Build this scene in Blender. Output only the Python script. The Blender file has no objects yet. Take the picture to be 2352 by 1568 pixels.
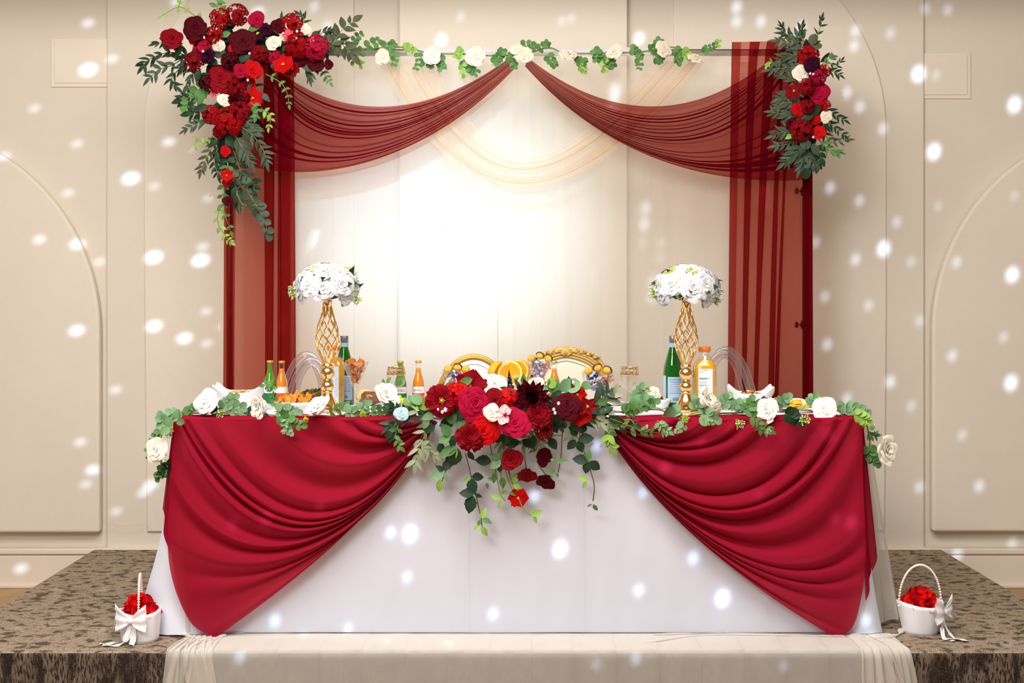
import bpy, bmesh, math, random
from mathutils import Vector, Matrix
random.seed(7)
R = random.Random(11)
PI = math.pi
scn = bpy.context.scene
COL = scn.collection
# ---------------------------------------------------------------- camera
F, CX, HY, CZ = 3267.0, 1176.0, 672.0, 1.21      # 50 mm lens on a 36 mm frame, eye 1.21 m above the stage
cam_d = bpy.data.cameras.new('camera'); cam = bpy.data.objects.new('camera', cam_d); COL.objects.link(cam)
cam.location = (0, 0, CZ); cam.rotation_euler = (PI/2, 0, 0)
cam_d.lens = 36*F/2352; cam_d.sensor_width = 36; cam_d.shift_y = -(784-HY)/2352
cam_d.clip_end = 60; scn.camera = cam
def P(px, py, Y):
    return Vector(((px-CX)*Y/F, Y, CZ-(py-HY)*Y/F))
def X_(px, Y): return (px-CX)*Y/F
def Z_(py, Y): return CZ-(py-HY)*Y/F
TT = 0.764                                       # table top height
YB = 6.55                                        # backdrop depth
def tab(px, pyb):                                # a spot on the table top seen at px, pyb
    Y = (CZ-TT)*F/(pyb-HY)
    return Vector(((px-CX)*Y/F, Y, TT)), Y/F
def lin(c):
    if isinstance(c, (int, float)): c = (c, c, c)
    return tuple((v/12.92 if v <= .04045 else ((v+.055)/1.055)**2.4) for v in [x/255 for x in c[:3]])+(1,)
# ---------------------------------------------------------------- world, lights, exposure
w = bpy.data.worlds.new('world'); scn.world = w; w.use_nodes = True
bg = w.node_tree.nodes['Background']; bg.inputs[0].default_value = (.97, .98, 1, 1); bg.inputs[1].default_value = .34
scn.view_settings.view_transform = 'Standard'; scn.view_settings.look = 'None'
scn.view_settings.exposure = -0.17; scn.view_settings.gamma = 1; scn.view_settings.use_curve_mapping = False
scn.cycles.adaptive_threshold = .04; scn.cycles.transparent_max_bounces = 20; scn.cycles.max_bounces = 5; scn.cycles.diffuse_bounces = 3
scn.cycles.glossy_bounces = 3; scn.cycles.transmission_bounces = 4
scn.cycles.sample_clamp_indirect = 4; scn.cycles.caustics_reflective = False; scn.cycles.caustics_refractive = False
def light(name, kind, loc, target, energy, color=(1, 1, 1), **kw):
    d = bpy.data.lights.new(name, kind); d.energy = energy; d.color = color
    for k, v in kw.items(): setattr(d, k, v)
    o = bpy.data.objects.new(name, d); COL.objects.link(o); o.location = loc
    o.rotation_euler = (Vector(target)-Vector(loc)).to_track_quat('-Z', 'Y').to_euler()
    return o
light('ceiling_panel_light', 'AREA', (-.3, 3.3, 3.5), (0, 4.6, 0), 225, (1, .97, .95), shape='RECTANGLE', size=4.2, size_y=1.6)
light('front_key_light', 'AREA', (-1.6, .4, 3.3), (0, 5.6, .8), 135, (.97, .98, 1), shape='RECTANGLE', size=1.6, size_y=1.0)
light('backdrop_spotlight', 'SPOT', (-.25, 2.6, 2.35), P(1020, 500, YB), 1150, (.46, .72, 1), spot_size=math.radians(24), spot_blend=1.0, shadow_soft_size=.05)
light('pink_uplight', 'POINT', P(730, 1010, 6.3), (0, 0, 0), 1.6, (1, .45, .4), shadow_soft_size=.05)

# mirror-ball projector: a lamp whose beam is a pattern of soft dots
BALL = Vector((.12, .35, 2.15))
DOTS = [(203,50,.6),(203,158,1.1),(258,133,.55),(80,246,.5),(178,327,.5),(388,325,.6),(157,440,.5),(301,408,1.1),(355,427,.4),(478,455,.4),
(8,358,.7),(90,551,.6),(178,561,.9),(229,598,.5),(353,590,1.1),(466,566,.5),(461,597,1.1),(474,714,.45),(176,760,.9),(354,748,.95),(424,776,.9),
(475,788,.45),(266,893,.55),(184,1016,.55),(213,1080,.8),(197,1113,.5),(345,1113,.8),(330,1130,.6),(267,1172,.5),(48,1306,.75),
(440,340,.3),(593,25,.6),(722,14,.4),(407,3,.6),(753,60,.4),(1013,95,.7),(1058,40,.3),(1290,50,.3),(1312,44,.3),(1468,87,.7),(1692,15,.6),
(1692,48,.5),(1748,48,.5),(1840,62,.5),(1965,70,.5),(1962,105,.5),(2045,75,.4),(2125,18,.4),(2177,20,.4),(2110,168,1.1),(2145,345,1.1),
(2330,237,1.1),(2028,295,.5),(1945,212,.5),(1975,245,.5),(1907,430,.5),(1974,460,.45),(2060,508,.4),(2030,570,1),(1965,595,.5),(2092,600,.35),
(2197,603,.45),(2325,632,1),(1873,555,.4),(1895,680,.4),(1995,700,.4),(1900,790,.5),(2112,735,.4),(2187,818,.5),(2305,775,.4),(2322,880,1),
(2045,875,.6),(1945,915,.5),(2093,930,.4),(2210,1000,.4),(2112,1117,.5),(2249,1117,.55),(2198,1275,.7),(2325,1245,.5),(2155,470,.3),(2150,170,.3),(2330,450,.3)]
DOTS_D = [(1413,207,1),(1182,267,.5),(1483,475,.75),(1480,520,.4),(725,540,.8),(842,500,.3),(873,770,.65),(1163,752,.6),(1055,765,.3),(1500,645,.7),
(1520,555,.4),(1368,620,.3),(660,288,.8),(940,318,.9),(1712,110,.9),(1690,160,.6),(1755,437,.7),(650,748,.7),(520,713,.4),(650,600,.3),(1345,255,.4),(1740,620,.3)]
DOTS_T = [(943,1220,1.1),(898,1217,.6),(1287,1255,1.2),(936,1320,.5),(1468,1350,.6),(1593,1275,.7),(1660,1368,1.3),(1133,1405,.6),(632,1420,.7),
(800,1438,.5),(612,1190,.9),(735,1165,.6),(535,1205,.6),(1527,1075,.9),(1743,1138,.4),(1610,1018,.5),(1478,1125,.5),(1228,1133,.6),(1370,1020,.55),
(1765,1355,.3),(1990,1420,.6),(1955,1200,.9),(1918,1190,.6),(545,1540,.8),(1458,1545,.7),(1367,1558,.4),(1798,1562,.4),(296,1560,.6),(1905,1000,.6),(600,940,.4)]
DOTS_P = [(140,1314,.7),(255,1313,.6),(316,1306,.7),(130,1359,.8),(237,1353,.7),(283,1351,.7),(43,1443,.6),(128,1431,.6),(235,1444,.7),(300,1330,.5),
(2202,1412,.8),(2280,1425,.4),(2315,1480,.8),(2085,1282,.4),(2130,1340,.4),(697,1460,.4),(887,1472,.4),(1030,1478,.5),(2002,1460,.4)]
def ball_lamp():
    d = bpy.data.lights.new('mirror_ball_lamp', 'POINT'); d.energy = 1.0; d.shadow_soft_size = .012; d.color = (.50, .70, 1)
    d.use_nodes = True; nt = d.node_tree; N = nt.nodes; Lk = nt.links
    em = next(n for n in N if n.type == 'EMISSION')
    tc = N.new('ShaderNodeTexCoord'); sp = N.new('ShaderNodeSeparateXYZ'); Lk.new(tc.outputs['Normal'], sp.inputs[0])
    def m(op, a, b=None, c=None):
        n = N.new('ShaderNodeMath'); n.operation = op
        for i, v in enumerate((a, b, c)):
            if v is None: continue
            if isinstance(v, (int, float)): n.inputs[i].default_value = v
            else: Lk.new(v, n.inputs[i])
        return n.outputs[0]
    x, y, z = sp.outputs
    ay = m('ABSOLUTE', y)
    u = m('DIVIDE', x, ay); v = m('DIVIDE', z, ay)
    # the beam leaves along +Y only
    SGN = 1.0
    gate = m('GREATER_THAN', m('MULTIPLY', y, SGN), .05)
    pts = [(P(a, b, 7.0), c, a < 620) for a, b, c in DOTS]+[(P(a, b, 6.5), c, a < 620) for a, b, c in DOTS_D]
    pts += [(P(a, b, 5.0), c, False) for a, b, c in DOTS_T]+[(P(a, b, CZ*F/(b-HY)), c, False) for a, b, c in DOTS_P]
    out = None
    for side in (True, False):
        th, ax, ay_ = (math.radians(16), 1.0, 1.45) if side else (math.radians(72), 1.0, 1.30)
        c, s = math.cos(th), math.sin(th)
        cu = m('ADD', m('MULTIPLY', u, c*ax), m('MULTIPLY', v, s*ax))
        cv = m('ADD', m('MULTIPLY', u, -s*ay_), m('MULTIPLY', v, c*ay_))
        cb = N.new('ShaderNodeCombineXYZ'); Lk.new(cu, cb.inputs[0]); Lk.new(cv, cb.inputs[1])
        for p, amp, sd in pts:
            if sd != side: continue
            q = p-BALL; uu, vv = q.x/q.y, q.z/q.y
            ds = N.new('ShaderNodeVectorMath'); ds.operation = 'DISTANCE'; Lk.new(cb.outputs[0], ds.inputs[0])
            ds.inputs[1].default_value = ((uu*c+vv*s)*ax, (-uu*s+vv*c)*ay_, 0)
            mr = N.new('ShaderNodeMapRange'); mr.interpolation_type = 'SMOOTHSTEP'
            Lk.new(ds.outputs['Value'], mr.inputs[0])
            mr.inputs[1].default_value = 0; mr.inputs[2].default_value = (19+13*min(amp, 1.1))/F*1.02
            mr.inputs[3].default_value = (amp*.5 if p.y < 6 else .85*amp**1.5); mr.inputs[4].default_value = 0
            out = mr.outputs[0] if out is None else m('ADD', out, mr.outputs[0])
    # square-law evening over the throw
    out = m('MULTIPLY', m('MULTIPLY', out, gate), 5200.0)
    Lk.new(out, em.inputs['Strength'])
    o = bpy.data.objects.new('mirror_ball_lamp', d); COL.objects.link(o); o.location = BALL
ball_lamp()
# ---------------------------------------------------------------- materials
MATS = {}
def newmat(name):
    m = bpy.data.materials.new(name); m.use_nodes = True; m.node_tree.nodes.clear(); return m
def principled(name, col, rough=.6, metal=0., var=.0, vscale=8., bump=0., bscale=60., sheen=0., emis=None, coat=0., sss=0., objvar=0., col2=None, c2scale=3., spec=.5):
    if name in MATS: return MATS[name]
    m = newmat(name); nt = m.node_tree; N = nt.nodes; L = nt.links
    out = N.new('ShaderNodeOutputMaterial'); b = N.new('ShaderNodeBsdfPrincipled'); L.new(b.outputs[0], out.inputs[0])
    b.inputs['Base Color'].default_value = lin(col); b.inputs['Roughness'].default_value = rough; b.inputs['Metallic'].default_value = metal
    b.inputs['Coat Weight'].default_value = coat; b.inputs['Specular IOR Level'].default_value = spec
    if sheen: b.inputs['Sheen Weight'].default_value = sheen
    tc = N.new('ShaderNodeTexCoord'); src = None
    if var or objvar or col2:
        base = N.new('ShaderNodeRGB'); base.outputs[0].default_value = lin(col); src = base.outputs[0]
        if col2:
            nz = N.new('ShaderNodeTexNoise'); nz.inputs['Scale'].default_value = c2scale; nz.inputs['Detail'].default_value = 3; L.new(tc.outputs['Object'], nz.inputs['Vector'])
            rp = N.new('ShaderNodeMapRange'); rp.inputs[1].default_value = .4; rp.inputs[2].default_value = .6; L.new(nz.outputs[0], rp.inputs[0])
            mx = N.new('ShaderNodeMix'); mx.data_type = 'RGBA'; L.new(rp.outputs[0], mx.inputs[0]); L.new(src, mx.inputs[6]); mx.inputs[7].default_value = lin(col2); src = mx.outputs[2]
        hs = N.new('ShaderNodeHueSaturation'); L.new(src, hs.inputs['Color']); val = None
        if var:
            nz = N.new('ShaderNodeTexNoise'); nz.inputs['Scale'].default_value = vscale; nz.inputs['Detail'].default_value = 3
            L.new(tc.outputs['Object'], nz.inputs['Vector'])
            mr = N.new('ShaderNodeMapRange'); mr.inputs[1].default_value = .3; mr.inputs[2].default_value = .7
            mr.inputs[3].default_value = 1-var; mr.inputs[4].default_value = 1+var; L.new(nz.outputs[0], mr.inputs[0]); val = mr.outputs[0]
        if objvar:
            oi = N.new('ShaderNodeObjectInfo'); mr = N.new('ShaderNodeMapRange'); L.new(oi.outputs['Random'], mr.inputs[0])
            mr.inputs[3].default_value = 1-objvar; mr.inputs[4].default_value = 1+objvar
            if val is None: val = mr.outputs[0]
            else:
                mm = N.new('ShaderNodeMath'); mm.operation = 'MULTIPLY'; L.new(val, mm.inputs[0]); L.new(mr.outputs[0], mm.inputs[1]); val = mm.outputs[0]
        if val is not None: L.new(val, hs.inputs['Value'])
        L.new(hs.outputs[0], b.inputs['Base Color'])
    if bump:
        nz = N.new('ShaderNodeTexNoise'); nz.inputs['Scale'].default_value = bscale; nz.inputs['Detail'].default_value = 3; L.new(tc.outputs['Object'], nz.inputs['Vector'])
        bp = N.new('ShaderNodeBump'); bp.inputs['Strength'].default_value = bump; bp.inputs['Distance'].default_value = .004
        L.new(nz.outputs[0], bp.inputs['Height']); L.new(bp.outputs[0], b.inputs['Normal'])
    if emis: b.inputs['Emission Color'].default_value = lin(emis[0]); b.inputs['Emission Strength'].default_value = emis[1]
    MATS[name] = m; return m
def sheer(name, col, alpha, tint=(255, 255, 255), trl=.3, tintlin=None, weave=0.):
    """thin woven cloth: threads cover part of the area, more of it at a slant"""
    m = newmat(name); nt = m.node_tree; N = nt.nodes; L = nt.links
    def mth(op, a, b=None):
        n = N.new('ShaderNodeMath'); n.operation = op
        for i, v in enumerate((a, b)):
            if v is None: continue
            if isinstance(v, (int, float)): n.inputs[i].default_value = v
            else: L.new(v, n.inputs[i])
        return n.outputs[0]
    out = N.new('ShaderNodeOutputMaterial'); g = N.new('ShaderNodeNewGeometry')
    dt = N.new('ShaderNodeVectorMath'); dt.operation = 'DOT_PRODUCT'; L.new(g.outputs['Normal'], dt.inputs[0]); L.new(g.outputs['Incoming'], dt.inputs[1])
    c = mth('MAXIMUM', mth('ABSOLUTE', dt.outputs['Value']), .18)
    op = mth('SUBTRACT', 1.0, mth('POWER', 1-alpha, mth('DIVIDE', 1.0, c)))
    if weave:
        tc = N.new('ShaderNodeTexCoord'); nz = N.new('ShaderNodeTexNoise'); nz.inputs['Scale'].default_value = 900; L.new(tc.outputs['Object'], nz.inputs['Vector'])
        op = mth('MINIMUM', mth('ADD', op, mth('MULTIPLY', mth('SUBTRACT', nz.outputs[0], .5), weave)), 1.0)
    tr = N.new('ShaderNodeBsdfTransparent'); tr.inputs[0].default_value = (tintlin+(1,)) if tintlin else lin(tint)
    df = N.new('ShaderNodeBsdfDiffuse'); df.inputs[0].default_value = lin(col)
    tl = N.new('ShaderNodeBsdfTranslucent'); tl.inputs[0].default_value = lin(col)
    m1 = N.new('ShaderNodeMixShader'); m1.inputs[0].default_value = trl; L.new(df.outputs[0], m1.inputs[1]); L.new(tl.outputs[0], m1.inputs[2])
    m2 = N.new('ShaderNodeMixShader'); L.new(op, m2.inputs[0]); L.new(tr.outputs[0], m2.inputs[1]); L.new(m1.outputs[0], m2.inputs[2])
    L.new(m2.outputs[0], out.inputs[0]); MATS[name] = m; return m
def thinglass(name, tint=(255, 255, 255), body=0., bodycol=(255, 255, 255), edge=.55, rough=.02):
    """thin clear wall: passes light straight on, mirrors more towards its rim"""
    m = newmat(name); nt = m.node_tree; N = nt.nodes; L = nt.links
    out = N.new('ShaderNodeOutputMaterial'); lw = N.new('ShaderNodeLayerWeight'); lw.inputs[0].default_value = .32
    tr = N.new('ShaderNodeBsdfTransparent'); tr.inputs[0].default_value = lin(tint)
    gl = N.new('ShaderNodeBsdfGlossy'); gl.inputs[0].default_value = (1, 1, 1, 1); gl.inputs['Roughness'].default_value = rough
    df = N.new('ShaderNodeBsdfTranslucent' if body > .6 else 'ShaderNodeBsdfDiffuse'); df.inputs[0].default_value = lin(bodycol)
    m0 = N.new('ShaderNodeMixShader'); m0.inputs[0].default_value = body; L.new(tr.outputs[0], m0.inputs[1]); L.new(df.outputs[0], m0.inputs[2])
    mu = N.new('ShaderNodeMath'); mu.operation = 'MULTIPLY_ADD'; L.new(lw.outputs['Facing'], mu.inputs[0]); mu.inputs[1].default_value = edge; mu.inputs[2].default_value = .03
    m2 = N.new('ShaderNodeMixShader'); L.new(mu.outputs[0], m2.inputs[0]); L.new(m0.outputs[0], m2.inputs[1]); L.new(gl.outputs[0], m2.inputs[2])
    L.new(m2.outputs[0], out.inputs[0]); MATS[name] = m; return m
def carpet(name, vertical):
    m = newmat(name); nt = m.node_tree; N = nt.nodes; L = nt.links
    out = N.new('ShaderNodeOutputMaterial'); b = N.new('ShaderNodeBsdfPrincipled'); L.new(b.outputs[0], out.inputs[0])
    b.inputs['Roughness'].default_value = .95; b.inputs['Specular IOR Level'].default_value = .1
    tc = N.new('ShaderNodeTexCoord')
    def noise(sx, sy, sz, detail=4., dist=0.):
        mp = N.new('ShaderNodeMapping'); mp.inputs['Scale'].default_value = (sx, sy, sz); L.new(tc.outputs['Object'], mp.inputs[0])
        n = N.new('ShaderNodeTexNoise'); n.inputs['Scale'].default_value = 1; n.inputs['Detail'].default_value = detail; n.inputs['Distortion'].default_value = dist
        L.new(mp.outputs[0], n.inputs['Vector']); return n.outputs[0]
    def ramp(v, a, c):
        r = N.new('ShaderNodeMapRange'); r.interpolation_type = 'SMOOTHSTEP'; r.inputs[1].default_value = a; r.inputs[2].default_value = c; L.new(v, r.inputs[0]); return r.outputs[0]
    def mix(f, a, c):
        x = N.new('ShaderNodeMix'); x.data_type = 'RGBA'; L.new(f, x.inputs[0])
        for s, v in ((6, a), (7, c)):
            if isinstance(v, tuple): x.inputs[s].default_value = v
            else: L.new(v, x.inputs[s])
        return x.outputs[2]
    if vertical:
        big = noise(16, 1, 5, 5, .6); fine = noise(190, 1, 40, 2); loop = noise(330, 1, 330, 1)
        c = mix(ramp(big, .44, .60), lin((112, 98, 86)), lin((46, 36, 31)))
        c = mix(ramp(fine, .42, .62), c, lin((38, 29, 25)))
        c = mix(ramp(loop, .56, .80), c, lin((120, 104, 90)))
    else:
        big = noise(20, 26, 1, 8, .5); fine = noise(170, 60, 1, 3, 1.0); loop = noise(330, 330, 1, 1)
        c = mix(ramp(big, .50, .62), lin((156, 139, 117)), lin((72, 58, 47)))
        c = mix(ramp(fine, .50, .68), c, lin((98, 82, 68)))
        c = mix(ramp(loop, .56, .78), c, lin((190, 174, 150)))
    L.new(c, b.inputs['Base Color'])
    bp = N.new('ShaderNodeBump'); bp.inputs['Strength'].default_value = .7; bp.inputs['Distance'].default_value = .004; L.new(fine, bp.inputs['Height']); L.new(bp.outputs[0], b.inputs['Normal'])
    MATS[name] = m; return m
def canvas(name, col):
    m = principled(name, col, .85, var=.015, vscale=3, spec=.2)
    nt = m.node_tree; N = nt.nodes; L = nt.links; b = next(n for n in N if n.type == 'BSDF_PRINCIPLED'); tc = next(n for n in N if n.type == 'TEX_COORD')
    mp = N.new('ShaderNodeMapping'); mp.inputs['Scale'].default_value = (120, 60, 230); L.new(tc.outputs['Object'], mp.inputs[0])
    nz = N.new('ShaderNodeTexNoise'); nz.inputs['Scale'].default_value = 1; nz.inputs['Detail'].default_value = 2; L.new(mp.outputs[0], nz.inputs['Vector'])
    bp = N.new('ShaderNodeBump'); bp.inputs['Strength'].default_value = .25; bp.inputs['Distance'].default_value = .003; L.new(nz.outputs[0], bp.inputs['Height']); L.new(bp.outputs[0], b.inputs['Normal'])
    return m
M_wall = canvas('cream_wall_paint', (224, 213, 196))
M_panel = canvas('cream_panel_paint', (229, 218, 201))
M_trim = principled('cream_trim', (232, 219, 200), .55, var=.02)
M_carpet_top = carpet('carpet_top', False); M_carpet_front = carpet('carpet_front', True)
M_floor = principled('oak_floor', (172, 138, 92), .5, var=.15, vscale=6)
M_white = principled('white_cloth', (224, 225, 234), .85, var=.02, vscale=5, bump=.04, bscale=500, spec=.15)
M_red = sheer('red_chiffon', (122, 10, 24), .40, tintlin=(1, .50, .42), trl=.35)
M_reds = sheer('red_chiffon_swag', (98, 2, 22), .47, tintlin=(1, .40, .36), trl=.3)
M_redt = sheer('red_chiffon_table', (164, 24, 50), .76, tintlin=(1, .38, .38), trl=.25)
M_cream = sheer('cream_voile', (250, 240, 224), .42, trl=.4)
M_cream2 = sheer('cream_voile_swag', (240, 214, 186), .15, tintlin=(1, .97, .93), trl=.3)
M_tulle = sheer('ivory_tulle', (236, 230, 220), .52, trl=.3, weave=.18)
M_tulle_l = sheer('ivory_tulle_light', (236, 233, 238), .26, trl=.35)
M_gold = principled('polished_gold', (255, 206, 128), .10, 1.0)
M_goldp = principled('gold_paint', (222, 180, 98), .38, .25, var=.06, vscale=12)
M_goldd = principled('gold_paint_deep', (214, 160, 60), .32, .3, var=.06, vscale=12)
M_goldfoil = principled('gold_foil', (250, 200, 70), .3, .35, bump=.5, bscale=220)
M_metal = principled('grey_metal', (150, 148, 150), .35, .8)
M_black = principled('black_plastic', (28, 14, 18), .45)
M_glass = thinglass('clear_glass', edge=.6)
M_acr = thinglass('clear_acrylic', tint=(240, 236, 236), body=.06, bodycol=(240, 236, 240), edge=.75, rough=.06)
M_greenglass = thinglass('green_glass', tint=(60, 170, 60), body=.35, bodycol=(20, 140, 25), edge=.4)
M_greenpale = thinglass('pale_green_glass', tint=(130, 205, 90), body=.45, bodycol=(110, 190, 50), edge=.4)
M_orange_l = principled('orange_soda', (255, 140, 0), .15, coat=.6)
M_juice = principled('orange_juice', (245, 172, 8), .18, coat=.6)
M_cap = principled('orange_cap', (250, 125, 15), .35)
M_ceramic = principled('white_ceramic', (240, 238, 236), .18, coat=.5)
M_label = principled('paper_label', (226, 232, 236), .6)
M_labelb = principled('blue_paper_label', (178, 206, 228), .6)
M_labelw = principled('white_label', (240, 236, 232), .5)
M_labelr = principled('red_orange_label', (238, 72, 30), .5)
M_labelg = principled('green_label', (20, 110, 60), .5)
M_ink = principled('dark_ink', (70, 84, 96), .6)
M_redink = principled('red_ink', (206, 40, 36), .6)
M_crystal = principled('crystal_bead', (225, 225, 245), .05, coat=1, spec=1)
M_pearl = principled('pearl', (246, 236, 220), .22, coat=.6)
M_satin = principled('white_satin', (240, 238, 240), .32, sheen=.4, bump=.1, bscale=60)
def leafmat(name, col, ov=.18, rough=.5): return principled(name, col, rough, var=.12, vscale=30, objvar=ov, spec=.22)
G_dark = leafmat('dark_green_leaf', (34, 60, 38)); G_mid = leafmat('mid_green_leaf', (84, 128, 66)); G_lite = leafmat('light_green_leaf', (138, 176, 78))
G_sage = leafmat('sage_leaf', (150, 158, 128), .12, .7); G_euca = leafmat('eucalyptus_leaf', (118, 158, 112), .16, .6); G_olive = leafmat('olive_leaf', (74, 84, 58)); G_grey = leafmat('grey_green_leaf', (66, 84, 66), .15)
G_blue = leafmat('pale_blue_petal', (170, 205, 215)); G_stem = principled('green_stem', (128, 142, 58), .6); G_brown = principled('brown_stem', (104, 74, 60), .6); G_yel = principled('yellow_green_floret', (200, 208, 30), .6)
G_floret = principled('white_floret', (236, 236, 238), .6)
def petal(name, col, ov=.10): return principled(name, col, .62, var=.09, vscale=10, objvar=ov, spec=.06)
F_burg = petal('burgundy_petal', (70, 4, 16)); F_dark = petal('dark_red_petal', (122, 5, 18)); F_red = petal('red_petal', (184, 8, 14)); F_crim = petal('crimson_petal', (160, 10, 48))
F_deep = petal('deep_red_petal', (150, 5, 14)); F_orred = petal('orange_red_petal', (232, 40, 14)); F_white = petal('white_petal', (214, 215, 218), .03); F_cream = petal('cream_petal', (240, 222, 200), .03); F_purp = petal('purple_petal', (52, 10, 34)); F_wine = petal('wine_petal', (82, 12, 24))
F_blush = principled('blush_petal', (244, 226, 216), .6, col2=(236, 170, 182), c2scale=18)
F_pink = petal('pink_petal', (226, 90, 110)); F_ivory = petal('ivory_petal', (244, 240, 222), .03)
# ---------------------------------------------------------------- mesh helpers
def mesh(name, V, Fc, mat=None, smooth=True, mi=None, mats=None):
    me = bpy.data.meshes.new(name); me.from_pydata([tuple(v) for v in V], [], Fc)
    if smooth: me.polygons.foreach_set('use_smooth', [True]*len(me.polygons))
    for x in (mats or ([mat] if mat else [])): me.materials.append(x)
    if mi: me.polygons.foreach_set('material_index', mi)
    me.update(); return me
class MB:
    def __init__(s): s.V = []; s.F = []; s.M = []
    def add(s, V, Fc, mi=0, M=None):
        o = len(s.V); s.V += [M @ Vector(v) for v in V] if M is not None else [Vector(v) for v in V]
        s.F += [tuple(i+o for i in f) for f in Fc]; s.M += [mi]*len(Fc); return s
    def mesh(s, name, *mats, smooth=True): return mesh(name, s.V, s.F, smooth=smooth, mi=s.M, mats=list(mats))
def grid(fn, nu, nv, cu=False):
    V = [fn(i/nu, j/nv) for j in range(nv+1) for i in range(nu+(0 if cu else 1))]
    w_ = nu if cu else nu+1
    Fc = [(j*w_+i, j*w_+(i+1) % w_ if cu else j*w_+i+1, (j+1)*w_+((i+1) % w_ if cu else i+1), (j+1)*w_+i) for j in range(nv) for i in range(nu)]
    return V, Fc
def lathe(prof, n=24, M=None):
    V = []; Fc = []
    for r, z in prof:
        for k in range(n):
            a = 2*PI*k/n; V.append(Vector((r*math.cos(a), r*math.sin(a), z)))
    for j in range(len(prof)-1):
        for k in range(n): Fc.append((j*n+k, j*n+(k+1) % n, (j+1)*n+(k+1) % n, (j+1)*n+k))
    if prof[0][0] > 1e-6: Fc.append(tuple(reversed(range(n))))
    if prof[-1][0] > 1e-6 and M == 'cap': Fc.append(tuple(range((len(prof)-1)*n, len(prof)*n)))
    return V, Fc
def tube(pts, r, n=6, closed=False):
    pts = [Vector(p) for p in pts]; m = len(pts); V = []; Fc = []
    rr = r if isinstance(r, (list, tuple)) else [r]*m
    t0 = (pts[1]-pts[0]).normalized(); nrm = t0.orthogonal().normalized()
    for i, p in enumerate(pts):
        if closed: t = (pts[(i+1) % m]-pts[i-1]).normalized()
        else: t = (pts[min(i+1, m-1)]-pts[max(i-1, 0)])
        if t.length < 1e-9: t = t0
        t = t.normalized(); nrm = (nrm-t*nrm.dot(t)); nrm = nrm.normalized() if nrm.length > 1e-6 else t.orthogonal().normalized()
        bn = t.cross(nrm)
        for k in range(n):
            a = 2*PI*k/n; V.append(p+(nrm*math.cos(a)+bn*math.sin(a))*rr[i])
    for j in range(m if closed else m-1):
        for k in range(n):
            a = j*n+k; b = j*n+(k+1) % n; jn = (j+1) % m
            Fc.append((a, b, jn*n+(k+1) % n, jn*n+k))
    if not closed: Fc.append(tuple(reversed(range(n)))); Fc.append(tuple(range((m-1)*n, m*n)))
    return V, Fc
def box(x0, x1, y0, y1, z0, z1):
    V = [(x, y, z) for z in (z0, z1) for y in (y0, y1) for x in (x0, x1)]
    return V, [(0, 2, 3, 1), (4, 5, 7, 6), (0, 1, 5, 4), (2, 6, 7, 3), (0, 4, 6, 2), (1, 3, 7, 5)]
def sph(r=1, n=10, m=7, sx=1, sy=1, sz=1, c=(0, 0, 0)):
    V, Fc = lathe([(max(1e-7, r*math.sin(PI*j/m)), -r*math.cos(PI*j/m)) for j in range(m+1)], n)
    return [Vector((v.x*sx+c[0], v.y*sy+c[1], v.z*sz+c[2])) for v in V], Fc
def bez(a, b, c, d, t):
    s = 1-t; return a*s*s*s+b*3*s*s*t+c*3*s*t*t+d*t*t*t
def catmull(pts, n):
    pts = [Vector(p) for p in pts]; q = [pts[0]*2-pts[1]]+pts+[pts[-1]*2-pts[-2]]; out = []
    segs = len(pts)-1
    for i in range(n+1):
        s = i/n*segs; k = min(int(s), segs-1); t = s-k
        p0, p1, p2, p3 = q[k:k+4]
        out.append(.5*((2*p1)+(p2-p0)*t+(2*p0-5*p1+4*p2-p3)*t*t+(3*p1-p0-3*p2+p3)*t**3))
    return out
WM = {}
class Thing:
    def __init__(s, name, label, cat, loc, group=None, kind=None):
        e = bpy.data.objects.new(name, None); COL.objects.link(e); e.location = loc; e.empty_display_size = .05
        e['label'] = label; e['category'] = cat
        if group: e['group'] = group
        if kind: e['kind'] = kind
        s.e = e; s.L = Vector(loc); s.Ti = Matrix.Translation(-s.L)
    def add(s, name, me, M=None, sub=None, label=None, mod=None, kind=None):
        """M is a world matrix; mesh data without M is in world coordinates"""
        M = M if M is not None else Matrix()
        o = bpy.data.objects.new(name, me); COL.objects.link(o)
        if sub is None: o.parent = s.e; o.matrix_local = s.Ti @ M
        else: o.parent = sub; o.matrix_local = WM[sub.name].inverted() @ M
        WM[o.name] = M
        if label: o['label'] = label
        if kind: o['kind'] = kind
        return o
def single(name, me, label, cat, M=None, group=None, kind=None):
    o = bpy.data.objects.new(name, me); COL.objects.link(o)
    if M is not None: o.matrix_world = M
    WM[o.name] = M if M is not None else Matrix()
    o['label'] = label; o['category'] = cat
    if group: o['group'] = group
    if kind: o['kind'] = kind
    return o
def struct(name, me, label, M=None, parent=None, cat='wall'):
    o = bpy.data.objects.new(name, me); COL.objects.link(o)
    if M is not None: o.matrix_world = M
    if parent: o.parent = parent
    else: o['kind'] = 'structure'; o['category'] = cat
    if label: o['label'] = label
    WM[o.name] = M if M is not None else Matrix()
    return o
def recenter(o, loc):
    """move a single mesh object's origin to its base"""
    loc = Vector(loc); o.data.transform(Matrix.Translation(-loc)); o.matrix_world = Matrix.Translation(loc); WM[o.name] = Matrix.Translation(loc)
def frame(loc, d, nrm, sc=1.0):
    """local +Y runs along d, local +Z towards nrm"""
    d = Vector(d).normalized(); n = Vector(nrm); n = n-d*n.dot(d)
    if n.length < 1e-5: n = d.orthogonal()
    n.normalize(); x = d.cross(n)
    m = Matrix((x, d, n)).transposed().to_4x4()
    S = Matrix.Diagonal((sc, sc, sc, 1)) if not isinstance(sc, tuple) else Matrix.Diagonal(sc+(1,))
    return Matrix.Translation(loc) @ m @ S
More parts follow.
